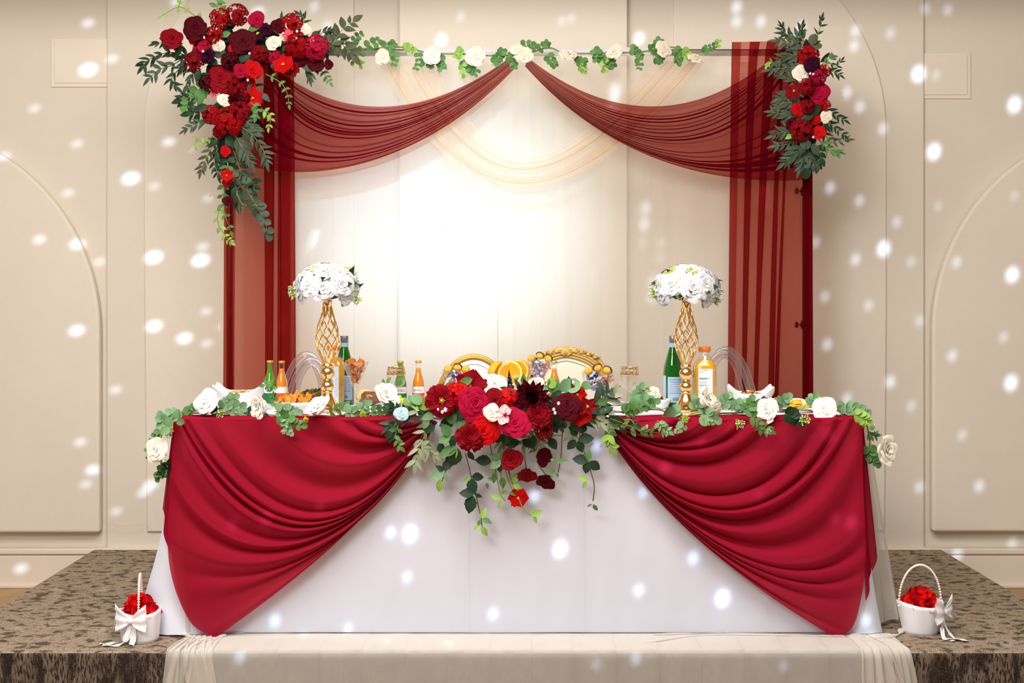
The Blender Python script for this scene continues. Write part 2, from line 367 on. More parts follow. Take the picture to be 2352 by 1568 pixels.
def upframe(loc, z, sc=1.0, spin=0.):
    """local +Z points along z"""
    z = Vector(z).normalized(); q = z.to_track_quat('Z', 'Y').to_matrix().to_4x4()
    return Matrix.Translation(loc) @ q @ Matrix.Rotation(spin, 4, 'Z') @ Matrix.Diagonal((sc, sc, sc, 1))
def bevel(o, w_=.004, seg=2):
    m = o.modifiers.new('bevel', 'BEVEL'); m.width = w_; m.segments = seg; m.limit_method = 'ANGLE'; return o
def solid(o, t): m = o.modifiers.new('thickness', 'SOLIDIFY'); m.thickness = t; m.offset = 0; return o
# ================================================================ the room
YW = 7.0
def prism(outline, y0, y1):
    """outline: (x, z) points, extruded from y0 (front) to y1"""
    n = len(outline)
    V = [(x, y0, z) for x, z in outline]+[(x, y1, z) for x, z in outline]
    Fc = [tuple(range(n)), tuple(reversed(range(n, 2*n)))]+[(i, i+n, (i+1) % n+n, (i+1) % n) for i in range(n)]
    return V, Fc
HP = -.24                                        # room floor, below the stage
V, Fc = box(-7, 7, YW+.05, YW+.25, HP, 3.9)
wall = struct('wall_back', mesh('wall_back', V, Fc, M_wall, smooth=False), 'cream panelled back wall behind the floral backdrop')
def wpart(name, outl, y0, y1, m=M_panel, bw=.008, label=None):
    V, Fc = prism([(X_(a, YW), Z_(b, YW)) for a, b in outl], y0, y1)
    o = struct(name, mesh(name, V, Fc, m, smooth=False), label, parent=wall); return bevel(o, bw, 3)
def arc(cx, cy, r, a0, a1, n): return [(cx+r*math.cos(math.radians(a0+(a1-a0)*i/n)), cy-r*math.sin(math.radians(a0+(a1-a0)*i/n))) for i in range(n+1)]
wpart('pilaster_panel', [(241, -320), (2127, -320), (2127, 1262), (241, 1262)], YW+.028, YW+.05, M_wall)
wpart('arch_panel', [(-724, 1222)]+arc(-247, 760, 477, 180, 0, 48)+[(230, 1222)], YW-.015, YW+.049, bw=.014, label='arched raised panel at the left edge')
wpart('arch_panel', [(2140, 1220)]+arc(2617, 760, 477, 180, 0, 48)+[(3094, 1220)], YW-.015, YW+.049, bw=.014, label='arched raised panel at the right edge')
wpart('arch_panel', [(336, 1222)]+[(330, 700)]+arc(808, 300, 480, 180, 92, 24)+[(812, -180), (812, 1222)], YW+.014, YW+.03, bw=.006)
wpart('arch_panel', [(1548, 1220), (1548, -180)]+arc(1558, 300, 480, 88, 0, 24)+[(2038, 700), (2034, 1220)], YW+.014, YW+.03, bw=.006)
wpart('centre_panel', [(918, -320), (1440, -320), (1440, 1222), (918, 1222)], YW-.03, YW+.03, bw=.008)
for (a, b, c, d) in ((110, 85, 290, 197), (2062, 118, 2237, 224)):
    wpart('access_panel', [(a, b), (c, b), (c, d), (a, d)], YW+.044 if a < 200 else YW+.044, YW+.05, M_trim, .003)
    wpart('access_door', [(a+9, b+6), (c-9, b+6), (c-9, d-9), (a+9, d-9)], YW+.040, YW+.05, M_trim, .002)
V, Fc = box(-7, 7, YW-.012, YW+.05, HP, Z_(1272, YW))
bevel(struct('baseboard_back', mesh('baseboard_back', V, Fc, M_trim, smooth=False), 'tall cream baseboard along the back wall', cat='baseboard'), .01, 3)
V, Fc = box(-7, 7, YW-.022, YW+.05, Z_(1272, YW), Z_(1258, YW))
bevel(struct('trim_1', mesh('trim_1', V, Fc, M_trim, smooth=False), 'cream cap moulding on top of the baseboard', cat='trim'), .008, 3)
V, Fc = box(-7, 7, YW-.03, YW+.0, HP, HP+.02)
bevel(struct('trim_2', mesh('trim_2', V, Fc, M_trim, smooth=False), 'cream shoe moulding at the foot of the baseboard', cat='trim'), .006, 3)
V, Fc = box(-7, 7, 6.2, YW+.05, 2.82, 3.75)  # added block above the view, blocks ceiling light so the wall top darkens
struct('shade_soffit', mesh('shade_soffit', V, Fc, M_wall, smooth=False), 'unseen cream soffit added to shade the top of the wall', cat='soffit')
V, Fc = box(-7, 7, -3, YW+.2, HP-.1, HP)
struct('floor', mesh('floor', V, Fc, M_floor, smooth=False), 'tan wooden hall floor beside the carpeted stage', cat='floor')
V, Fc = box(-7, 7, -3, YW+.2, 3.75, 3.9)
struct('ceiling', mesh('ceiling', V, Fc, M_wall, smooth=False), 'cream ceiling above the stage', cat='ceiling')
# thin cord on the wall
cp = catmull([P(238, 1198, 6.99), P(262, 1203, 6.98), P(290, 1208, 6.98), P(318, 1206, 6.98), P(338, 1205, 6.99), P(352, 1222, 6.99)], 24)
V, Fc = tube(cp, .0016, 5)
single('cord', mesh('cord', V, Fc, M_cream2), 'thin pale cord sagging on the wall left of the table', 'cord')
# ================================================================ stage
YF, YR = 4.79, 6.70
stage = Thing('stage_platform', 'low carpeted stage platform in mottled brown and taupe under the banquet table', 'stage', (0, 5.7, HP))
ySeam = CZ*F/(1305-HY)
xl, xr = -1.967, 2.02
def deck(x0, x1, y0, y1, label):
    """carpet wrapped over a box: rounded along the front edge"""
    r = .016; prof = [(y1, HP), (y1, -.002), (y1-.002, 0), (y0+r, 0)]+[(y0+r-r*math.sin(a*PI/8), -r+r*math.cos(a*PI/8)) for a in (1, 2, 3, 4)]+[(y0, HP)]
    n = len(prof); V = [(x, y, z) for x in (x0, x1) for y, z in prof]
    Fc = [(i, i+1, n+i+1, n+i) for i in range(n-1)]+[tuple(reversed(range(n))), tuple(range(n, 2*n))]
    mi = [0 if i in (1, 2, 3, 4) else 1 for i in range(n-1)]+[1, 1]
    me = mesh('deck', V, Fc, smooth=False, mi=mi, mats=[M_carpet_top, M_carpet_front])
    stage.add('deck', me, label=label)
deck(xl, .001, YF, YR, 'left carpeted deck'); deck(.003, xr, YF, ySeam-.003, 'right front carpeted deck'); deck(.003, xr, ySeam+.003, YR, 'narrow right rear carpeted deck')
# ================================================================ backdrop stand
x0p, x1p = X_(526, YB), X_(1853, YB); zt = Z_(119, YB)
st = Thing('backdrop_stand', 'tall grey metal pipe stand holding the red and cream drapes', 'stand', ((x0p+x1p)/2, YB+.02, 0))
for i, xx in enumerate((x0p, x1p)):
    V, Fc = tube([(xx, YB+.02, .01), (xx, YB+.02, 1.1), (xx, YB+.02, zt)], .017, 16)
    po = st.add('post', mesh('post', V, Fc, M_metal if i == 0 else M_black))
    b = MB(); b.add(*box(xx-.17, xx+.17, YB-.1, YB+.14, .003, .012)); bevel(st.add('base_plate', b.mesh('base_plate', M_black, smooth=False)), .003)
    if i:
        for py in (438, 746):
            z = Z_(py, YB-.02); b = MB()
            b.add(*lathe([(.021, z-.02), (.024, z-.016), (.024, z+.016), (.021, z+.02)], 16), M=Matrix.Translation((xx, YB+.02, 0)))
            b.add(*tube([(xx-.012, YB+.02, z), (xx-.052, YB+.0, z)], .006, 10))
            b.add(*tube([(xx-.048, YB, z-.013), (xx-.048, YB, z+.013)], .009, 10))
            st.add('clamp', b.mesh('clamp', M_black))
V, Fc = tube([(x0p-.01, YB+.02, zt), (0, YB+.02, zt), (x1p+.01, YB+.02, zt)], .016, 16); st.add('crossbar', mesh('crossbar', V, Fc, M_metal))
V, Fc = box(X_(935, YB), X_(1500, YB), YB-.002, YB+.002, Z_(128, YB), Z_(109, YB)); st.add('crossbar_sleeve', mesh('crossbar_sleeve', V, Fc, principled('grey_sleeve', (206, 202, 204), .7), smooth=False))
# ---------------------------------------------------------------- hanging panels (pleated path)
def path_eval(xs, ys, s):
    k = min(int(s*(len(xs)-1)), len(xs)-2); t = s*(len(xs)-1)-k; t = t*t*(3-2*t)*.6+t*.4
    return xs[k]+(xs[k+1]-xs[k])*t, ys[k]+(ys[k+1]-ys[k])*t
def panel(name, top, bot, pytop, pybot, Y, m, label, amp=.006, nv=50, per=8, wob=1.2, seed=1, hem=0):
    rr = random.Random(seed); n = len(top); ph = [rr.random()*6 for _ in range(n)]
    yy = [(-1 if i % 2 else 1)*amp*(.6+.8*rr.random()) for i in range(n)]
    def fn(u, v):
        px0, y0 = path_eval(top, yy, u); px1, y1 = path_eval(bot, yy, u)
        t = v**.6; px = px0+(px1-px0)*t; k = min(int(u*(n-1)), n-2)
        edge = min(1, min(u, 1-u)*12)
        px += wob*math.sin(v*5+ph[k]+u*9)*edge
        y = Y+y0*(.5+.5*v)-.014*u*(n > 9)*(name == 'red_drape')+.0012*math.sin(u*37+v*3)
        pyy = pytop(px) if callable(pytop) else pytop
        return Vector((X_(px, Y), y, Z_(pyy+(pybot-pyy)*v, Y)))
    V, Fc = grid(fn, (n-1)*per, nv)
    o = single(name, mesh(name, V, Fc, m), label, 'drape'); recenter(o, (X_((top[0]+top[-1])/2, Y), Y, Z_(pybot, Y))); return o
GZ = HY+(CZ-.012)*F/YB
# cream voile across the whole back
rr = random.Random(5); xs = [560.]; 
while xs[-1] < 1800:
    xs.append(xs[-1]+rr.uniform(10, 40))
xs[-1] = 1835
panel('voile_curtain', xs, [x+rr.uniform(-5, 5) for x in xs], 116, GZ, YB-.01, M_cream, 'sheer cream curtain hanging full width at the back of the stage', amp=.0045, per=6, nv=24, seed=3)
panel('red_drape', [540, 514, 622, 607, 640, 636, 682, 646, 676], [535, 514, 628, 605, 632, 626, 646, 641, 678, 645, 672], 120, GZ, YB-.05, M_red,
      'narrow sheer red drape hanging on the left post below the flowers') if False else None
panel('red_drape', [545, 514, 535, 630, 606, 615, 645, 638, 677, 643, 668], [536, 514, 530, 628, 610, 614, 645, 640, 679, 646, 668], 120, GZ, YB-.045, M_red,
      'narrow sheer red drape hanging on the left post below the flowers', amp=.005, seed=8)
panel('red_drape', [1703, 1680, 1746, 1722, 1790, 1762, 1806, 1800, 1830, 1822, 1866, 1846, 1866, 1844], [1684, 1670, 1705, 1698, 1728, 1721, 1770, 1753, 1776, 1768, 1866, 1845, 1867, 1845],
      lambda x: 97-3*(x-1680)/160, GZ, YB-.045, M_red, 'sheer red drape wrapped round the right post beside the right flowers', amp=.006, seed=4)
# ---------------------------------------------------------------- swags
def keyed(keys, v):
    n = len(keys)-1; k = min(int(v*n), n-1); t = v*n-k
    def cr(a, b, c, d): return .5*((2*b)+(c-a)*t+(2*a-5*b+4*c-d)*t*t+(3*b-a-3*c+d)*t**3)
    out = []
    for i in range(4):
        ks = [Vector(keys[max(0, min(n, k+j))][i]) for j in (-1, 0, 1, 2)]
        if k == 0: ks[0] = ks[1]*2-ks[2]
        if k == n-1: ks[3] = ks[2]*2-ks[1]
        out.append(cr(*ks))
    return out
def swag(name, keys, Y, m, label, nf, over, amp, nu=60, nv=240, seed=1, cat='drape', bow=.03, hemr=True, ygather=0., envp=.6, lat=0.):
    rr = random.Random(seed); ph = [rr.random()*6.28 for _ in range(6)]; sc = [rr.uniform(.5, 1.3) for _ in range(40)]
    def fn(u, v):
        s = v*nf
        f = sum(a*math.sin(2*PI*k*v+p) for a, k, p in ((.35, 1.7, ph[0]), (.25, 3.1, ph[1]), (.15, 5.3, ph[2])))
        s2 = s+f; loc = sc[int(abs(s2)) % 40]
        edge = min(1, v*nf*1.5, (1-v)*nf*1.5)
        vv = v+over*loc*math.sin(2*PI*s2)/(2*PI*nf)*edge*(min(1, u*2.5) if cat == 'swag' else 1)
        vv = max(0, min(1, vv))
        a, b, c, d = keyed(keys, vv)
        q = bez(a, b, c, d, u)
        env = math.sin(PI*min(max(u, .02), .98))**envp
        if cat == 'swag': env *= 1-.7*max(0, min(1, (v-.5)*3))*(1-u)**.6
        y = Y-bow*math.sin(PI*u)*(.4+.6*v)-(.018*v*(1-u) if cat == 'swag' else 0)-amp*loc*math.cos(2*PI*s2)*env*edge-ygather*u
        if lat: q = q+Vector((0, lat*math.sin(2*PI*s2)*env*edge))
        return P(q.x, q.y, y)
    V, Fc = grid(fn, nu, nv)
    o = single(name, mesh(name, V, Fc, m), label, cat)
    return o
k1 = [((612, 138), (752, 268), (955, 296), (1176, 128)), ((612, 142), (715, 312), (925, 335), (1178, 134)), ((615, 150), (680, 355), (905, 372), (1181, 140)),
      ((600, 230), (672, 415), (930, 382), (1183, 147)), ((570, 380), (725, 425), (978, 378), (1187, 152))]
o = swag('red_swag', k1, YB-.11, M_reds, 'sheer red swag looping from the corner flowers to the rod centre', 14, 2.1, .012, seed=3); recenter(o, P(900, 390, YB-.11))
k2 = [((1806, 104), (1640, 264), (1430, 305), (1212, 132)), ((1808, 112), (1668, 320), (1428, 350), (1210, 137)), ((1812, 125), (1700, 368), (1428, 385), (1209, 142)),
      ((1835, 250), (1690, 412), (1420, 388), (1208, 147)), ((1864, 412), (1665, 428), (1412, 384), (1206, 152))]
o = swag('red_swag', k2, YB-.11, M_reds, 'sheer red swag looping from the rod centre to the right flowers', 15, 2.1, .012, seed=9); recenter(o, P(1500, 410, YB-.11))
k3 = [((1000, 150), (1080, 300), (1180, 560), (1640, 128)), ((930, 140), (1080, 430), (1250, 560), (1660, 130)), ((860, 132), (1020, 520), (1290, 590), (1700, 132))]
k3 = [((1000, 150), (1150, 420), (1240, 440), (1505, 140)), ((930, 145), (1110, 470), (1260, 480), (1560, 140)), ((868, 140), (1080, 560), (1330, 500), (1620, 140))]
o = swag('voile_swag', k3, YB-.075, M_cream2, 'faint peach voile swag crossing the cream curtain behind the red swags', 5, 1.6, .008, seed=5, nv=120); recenter(o, P(1210, 445, YB-.075))
# red knot of both swags at the rod centre
# ================================================================ banquet table
YT0, YT1 = 5.05, 5.81; xT0, xT1 = X_(405, YT0), X_(1975, YT0)
tb = Thing('banquet_table', 'long banquet table in floor-length white cloth holding the feast', 'table', ((xT0+xT1)/2, (YT0+YT1)/2, 0))
V, Fc = box(xT0+.01, xT1-.01, YT0+.01, YT1-.01, .735, .758); bevel(tb.add('tabletop', mesh('tabletop', V, Fc, M_white, smooth=False)), .006)
for xx in (xT0+.12, xT1-.12):
    for yy in (YT0+.1, YT1-.1):
        V, Fc = tube([(xx, yy, .006), (xx, yy, .735)], .014, 10); tb.add('leg', mesh('leg', V, Fc, M_metal))
# cloth: plan outline of the edge, grows at the corners towards the floor
def cloth(zbot, off, flareL, flareR, waves, seed, zt=TT, back=True):
    rr = random.Random(seed); ph = [rr.random()*6.28 for _ in range(8)]
    def fn(u, v):
        # u runs back-left, front-left, front-right, back-right
        Ls = (.76, 2.427, .76); tot = sum(Ls); s = u*tot; r = .02
        if s < Ls[0]: x, y, nx, ny = xT0, YT1-s, -1, 0; cd = Ls[0]-s
        elif s < Ls[0]+Ls[1]: x, y, nx, ny = xT0+(s-Ls[0]), YT0, 0, -1; cd = min(s-Ls[0], Ls[0]+Ls[1]-s)
        else: x, y, nx, ny = xT1, YT0+(s-Ls[0]-Ls[1]), 1, 0; cd = s-Ls[0]-Ls[1]
        fl = flareL if x < 0 else flareR
        k = math.exp(-(cd/.10)**2)
        dx = nx; dy = ny
        if k > .0:
            cx = -1 if x < 0 else 1
            dx = nx*(1-k*.5)+cx*k*.5; dy = ny*(1-k*.5)-k*.12
            l = math.hypot(dx, dy) or 1; dx /= l; dy /= l
        t = max(0, (v-.04)/.96)
        o_ = off+t**2*(fl*k)+(.004*t if ny else t**2*((.10 if x < 0 else .05))*(1-.4*max(0, (t-.8)/.2)*(x < 0)))
        o_ += t*waves*(math.sin(s*7+ph[0])*.6+math.sin(s*15+ph[1]+t)*.4)*(.25 if ny else 2.2)
        z = zt-(zt-zbot)*t
        if v < .04:
            z = zt; ins = (.04-v)/.04*.05; return Vector((x+dx*(off-ins), y+dy*(off-ins), zt))
        return Vector((x+dx*o_, y+dy*o_, z))
    return grid(fn, 240, 44)
V, Fc = cloth(.006, .004, .05, .03, .010, 3)
cl = single('tablecloth', mesh('tablecloth', V, Fc, M_white), 'white floor-length tablecloth covering the whole banquet table', 'tablecloth')
topV = box(xT0+.003, xT1-.003, YT0+.003, YT1-.003, TT-.003, TT-.001)
o = bpy.data.objects.new('cloth_top', mesh('cloth_top', *topV, M_white, smooth=False)); COL.objects.link(o); o.parent = cl
# ivory voile overlay: three overlapping widths, seams show as straight lines
ov = Thing('voile_overlay', 'sheer ivory voile overlay hanging over the white tablecloth to the stage edge', 'overlay', ((xT0+xT1)/2, YT0-.02, 0))
def ovw(pa, pb, Y, z1, seed, amp=.003, label=None):
    rr = random.Random(seed); p1, p2 = rr.random()*6, rr.random()*6
    def fn(u, v):
        px = pa+(pb-pa)*u
        if v < .06: return Vector((X_(px, YT0), Y+.12*(1-v/.06), TT+.0025))
        t = (v-.06)/.94; zz = TT+.0025-(TT-z1)*t
        return Vector((X_(px, YT0), Y-.020*t+amp*t*math.sin(px*.035+p1)+amp*.6*math.sin(px*.09+p2+t*2)-.003, zz))
    V, Fc = grid(fn, 90, 26); ov.add('voile_width', mesh('voile_width', V, Fc, M_tulle_l), label=label)
ovw(425, 1078, YT0-.008, .012, 1); ovw(1070, 1340, YT0-.011, .012, 2); ovw(1334, 1955, YT0-.008, .012, 3)
# side falls of the overlay
def sidefall(pts_top, pts_bot, seed, mat, nf=4, amp=.012):
    rr = random.Random(seed); p = rr.random()*6
    a, b = Vector(pts_top[0]), Vector(pts_top[1]); c, d = Vector(pts_bot[0]), Vector(pts_bot[1])
    def fn(u, v):
        t = a.lerp(b, u); q = c.lerp(d, u); r = t.lerp(q, v)
        r.x += amp*v*math.sin(u*2*PI*nf+p); r.y += amp*v*math.cos(u*2*PI*nf*1.3+p)
        return r
    V, Fc = grid(fn, 60, 30); return mesh('side_fall', V, Fc, mat)
ov.add('side_fall', sidefall((P(1972, 964, 5.04), P(1986, 944, 5.4)), (P(1958, 1445, 5.03), P(2072, 1418, 5.22)), 2, M_tulle), label='wide ivory side fall')
ov.add('side_fall', sidefall((P(410, 968, 5.035), P(404, 950, 5.3)), (P(432, 1449, 5.02), P(372, 1440, 5.08)), 7, M_tulle))
# stage skirt: voile over the front edge of the stage
def over_edge(px, w_, amp, seed, nf, d0=5.06, zb=HP+.004, spread=0., y_off=0., pxb=None):
    """a strip that lies on the stage from d0 to the edge and hangs down its front"""
    rr = random.Random(seed); ph = [rr.random()*6.28 for _ in range(3)]
    xs_ = [.0]
    def fn(u, v):
        s = u*nf; wv = math.sin(2*PI*s+ph[0]); 
        uu = u+.9*math.sin(2*PI*s+ph[0])/(2*PI*nf)*(1 if nf > 1 else 0)
        c = px+(((pxb if pxb is not None else px)-px)*min(1, v*1.1)); ww = w_*(1-spread+spread*min(1, v*1.6))
        q = c+(uu-.5)*ww
        lift = abs(amp)*(1+wv)*min(1, .2+v*3)+.004+y_off
        L1 = d0-(YF+.0); r = .016; L2 = L1+.24; s_ = v*L2
        if s_ < L1-r: y, z = d0-s_, lift
        elif s_ < L1+r:
            a = (s_-L1+r)/(2*r)*PI/2; y = YF+r-(r+lift)*math.sin(a); z = -r+(r+lift)*math.cos(a)
        else: y = YF-lift; z = -(s_-L1)+.0
        return Vector(((q-CX)*4.79/F, y, z))
    return grid(fn, max(16, nf*14), 40)
sk = Thing('stage_skirt', 'sheer greyish ivory voile skirt draped over the front stage edge', 'skirt', (0, YF, HP))
V, Fc = over_edge(1245, 1660, .0012, 3, 17, d0=5.04); sk.add('main_width', mesh('main_width', V, Fc, M_tulle))
V, Fc = over_edge(1600, 760, .0015, 8, 6, d0=5.05); 
for (px, pb, w_, nf, sd, am) in ((430, 470, 70, 3, 1, .004), (455, 398, 52, 2, 2, .006), (410, 385, 34, 2, 4, .004), (475, 478, 30, 2, 5, .003)):
    V, Fc = over_edge(px, w_, am, sd, nf, d0=5.02, spread=.45, pxb=pb); sk.add('gathered_tail', mesh('gathered_tail', V, Fc, M_tulle))
for (px, pb, w_, nf, sd, am) in ((1990, 2002, 46, 2, 1, .004), (2010, 2052, 52, 2, 2, .006), (2040, 2092, 46, 3, 4, .004), (1975, 2090, 24, 2, 5, .007)):
    V, Fc = over_edge(px, w_, am, sd, nf, d0=5.02, spread=.45, pxb=pb); sk.add('gathered_tail', mesh('gathered_tail', V, Fc, M_tulle))
# wrinkles of spare voile lying along the foot of the cloth
for (pts, r_) in (([(1500, 1461), (1640, 1458), (1800, 1455), (1930, 1457)], .006), ([(1480, 1480), (1620, 1462), (1800, 1463), (1950, 1466)], .007), ([(1950, 1462), (2010, 1470), (2060, 1462), (2072, 1450)], .012),
                  ([(400, 1452), (450, 1470), (480, 1474), (520, 1462)], .009), ([(380, 1446), (410, 1462), (470, 1452), (560, 1458)], .008)):
    pp = [P(a, b, CZ*F/(b-HY))+Vector((0, 0, .008)) for a, b in pts]
    V, Fc = tube(catmull(pp, 30), [r_*(.7+.5*math.sin(i*.5)) if 0 < i < 30 else .001 for i in range(31)], 8)
    V = [Vector((v.x, v.y, .006+(v.z-.006)*.55)) for v in V]; sk.add('wrinkle', mesh('wrinkle', V, Fc, M_tulle))
# ---------------------------------------------------------------- red table swags
def tswag(keys, label, side, top, nf, seed):
    o = swag('table_swag', keys, YT0-.048, M_redt, label, nf, .9, .026, nu=80, nv=260, seed=seed, cat='swag', bow=.014, envp=.5)
    recenter(o, P(690 if side < 0 else 1690, 1450, YT0-.03))
    base = o.matrix_world.copy()
    def child(name, V, Fc):
        c = bpy.data.objects.new(name, mesh(name, V, Fc, M_redt)); COL.objects.link(c); c.parent = o; c.matrix_local = base.inverted()
    xa, xb = top
    def ft(u, v):
        px = xa+(xb-xa)*u; y = YT0-.052+.16*v*(1-.3*u)
        z = TT+.006+.002*math.sin(u*23+v*3) if v > .12 else TT+.006-.008*(1-v/.12)
        return Vector((X_(px, YT0), y, z))
    child('top_fold', *grid(ft, 80, 8))
    return o, child
kl = [((905, 962), (920, 972), (965, 972), (984, 962)), ((670, 962), (740, 1062), (880, 1075), (992, 963)), ((430, 963), (590, 1235), (800, 1300), (997, 965)),
      ((388, 1215), (520, 1370), (810, 1340), (1001, 966)), ((492, 1466), (650, 1352), (872, 1190), (1005, 968))]
# the left edge runs down the corner first, so split the last stretch finer
def mid(a, b, f=.5): return tuple(tuple(p+(q-p)*f for p, q in zip(u, v)) for u, v in zip(a, b))
kl = [kl[0], mid(kl[0], kl[1], .55), kl[1], mid(kl[1], kl[2]), kl[2], ((404, 967), (548, 1292), (800, 1314), (998, 965)), ((392, 1105), (505, 1330), (800, 1322), (999, 965)), ((388, 1290), (560, 1370), (830, 1290), (1002, 967)), ((432, 1420), (620, 1362), (850, 1230), (1004, 968)), ((492, 1466), (655, 1352), (872, 1190), (1006, 968))]
o, ch = tswag(kl, 'crimson voile swag on the left half of the table front', -1, (405, 985), 12, 21)
def fallL(u, v):
    a = P(404, 962, YT0-.045).lerp(P(388, 1290, YT0-.055), v); b = P(400, 955, 5.08).lerp(P(372, 1168, 5.08), min(1, v*1.0))
    q = a.lerp(b, u); q.x += .006*math.sin(u*9)*v; return q
ch('side_fall', *grid(fallL, 16, 30))
kr = [((1475, 962), (1460, 972), (1415, 972), (1396, 962)), ((1740, 962), (1660, 1062), (1510, 1062), (1391, 964)), ((1945, 963), (1805, 1245), (1560, 1250), (1388, 967)),
      ((1982, 1105), (1890, 1350), (1575, 1300), (1386, 969)), ((1988, 1290), (1850, 1400), (1560, 1270), (1385, 970)), ((1965, 1425), (1810, 1400), (1530, 1230), (1384, 971)), ((1925, 1467), (1782, 1388), (1500, 1195), (1383, 973))]
kr = [kr[0], mid(kr[0], kr[1], .55), kr[1], mid(kr[1], kr[2]), kr[2], ((1977, 967), (1850, 1300), (1568, 1278), (1387, 968))]+kr[3:]
o, ch = tswag(kr, 'crimson voile swag on the right half of the table front', 1, (1975, 1400), 12, 33)
def fallR(u, v):
    a = P(1976, 962, YT0-.045).lerp(P(1988, 1380, YT0-.055), v); b = P(1981, 955, 5.08).lerp(P(2013, 1275, 5.08), v)
    q = a.lerp(b, u); q.x += .006*math.sin(u*9)*v; return q
ch('side_fall', *grid(fallR, 16, 30))
# ================================================================ flowers and leaves (unit size, facing +Z)
def petal_grid(nu, nv, fn): return grid(lambda a, b: fn(a*2-1, b), nu, nv)
def rose_mb(n=26, seed=1, open_=1.0, ruffle=.0, nu=6, nv=5):
    r_ = random.Random(seed); mb = MB()
    for i in range(n):
        t = (i+.5)/n; az = i*2.39996+r_.uniform(-.2, .2)
        w_ = 2.0*(1-t)+1.05*t; H = .66-.24*t*open_; rt = .10+.80*t**.9; rb = rt*(.45+.25*t)
        ph = r_.random()*6; lean = r_.uniform(-.04, .04); tipn = r_.uniform(.0, .10)
        def fn(a, b, w_=w_, H=H, rb=rb, rt=rt, az=az, t=t, ph=ph, lean=lean, tipn=tipn):
            rad = rb+(rt-rb)*b**2.2; z = H*math.sin(min(b, 1)*PI*.5)**.9
            if b > .7: k = (b-.7)/.3; rad += (.05+.14*t)*k*k; z -= (.03+.10*t)*k*k*open_
            z -= (.10+.16*t)*a*a*b; rad *= 1-.10*a*a*b; z += ruffle*math.sin(a*7+ph)*b*b
            rad += tipn*math.exp(-(a*3)**2)*b*b*t; z += lean*a
            ww = w_*(.45+.55*math.sin(min(1, b*1.25)*PI/2)) if b < .8 else w_*(1-.25*((b-.8)/.2)**2)
            th = az+a*ww; return Vector((rad*math.cos(th), rad*math.sin(th), z))
        mb.add(*petal_grid(nu, nv, fn))
    mb.add(*sph(.13, 8, 6, c=(0, 0, .42)))
    mb.add(*sph(.5, 10, 6, sz=.4, c=(0, 0, .0)))
    return mb
def peony_mb(n=44, seed=1, centre=False, pointed=False):
    r_ = random.Random(seed); mb = MB()
    for i in range(n):
        t = (i+.5)/n; az = i*2.39996+r_.uniform(-.3, .3); el = (1-t)*1.25+.12+r_.uniform(-.12, .12)
        if centre: el = (1-t)*.75+.15+r_.uniform(-.08, .08)
        L_ = (.62+.36*t)*r_.uniform(.88, 1.08); wd = (.30 if not pointed else .17)*r_.uniform(.8, 1.15); ph = r_.random()*6; base = .12 if centre else .05
        ca, sa = math.cos(az), math.sin(az)
        def fn(a, b):
            e = el-(.5*b*b*(.4+t*.6) if not pointed else -.25*b*b*(1-t))
            rad = base+L_*b*math.cos(e); z = .08+L_*b*math.sin(e)*.75+.10*a*a*(1-.3*b)
            if not pointed: wv = .05*math.sin(a*8+ph)*b*b; z += wv; rad += wv
            wid = wd*(math.sin(min(b*1.15, 1)*PI*.5) if not pointed else math.sin(PI*min(1, .12+b*.88))**.8)*a
            if b > .85 and not pointed: wid *= .9
            return Vector((rad*ca-wid*sa, rad*sa+wid*ca, z))
        mb.add(*petal_grid(4, 4, fn))
    mb.add(*sph(.3, 10, 6, sz=.55, c=(0, 0, .1)))
    if centre:
        for k in range(14):
            a = k*2.4; rr_ = .05+.014*k; mb.add(*tube([(0, 0, .2), (rr_*math.cos(a)*.7, rr_*math.sin(a)*.7, .35), (rr_*math.cos(a), rr_*math.sin(a), .45)], [.012, .012, .025], 4), mi=1)
        mb.add(*sph(.10, 8, 5, c=(0, 0, .28)), mi=1)
    return mb
def cluster_mb(n=26, seed=1):
    """dome of little four-petalled florets"""
    r_ = random.Random(seed); mb = MB()
    for i in range(n):
        t = (i+.5)/n; el = math.acos(1-t*.95); az = i*2.39996; d = Vector((math.sin(el)*math.cos(az), math.sin(el)*math.sin(az), math.cos(el)))
        d = (d+Vector((r_.uniform(-.15, .15), r_.uniform(-.15, .15), r_.uniform(-.1, .1)))).normalized(); M = upframe(d*Vector((.78, .78, .62)).length*.62*Vector((1, 1, 1)).length/1.0, d, .40*r_.uniform(.8, 1.15), r_.random()*6)
        for k in range(4):
            a0 = k*PI/2
            def fn(a, b, a0=a0):
                wd = .62*math.sin(min(1, b*1.1)*PI*.62); rad = .1+.9*b; x, y = rad, wd*a
                return Vector((x*math.cos(a0)-y*math.sin(a0), x*math.sin(a0)+y*math.cos(a0), .1*b+.22*b*a*a-.12*b*b))
            mb.add(*petal_grid(3, 3, fn), M=M)
        mb.add(*sph(.10, 5, 4, c=(0, 0, .08)), mi=1, M=M)
    mb.add(*sph(.74, 12, 8, sz=.85))
    return mb
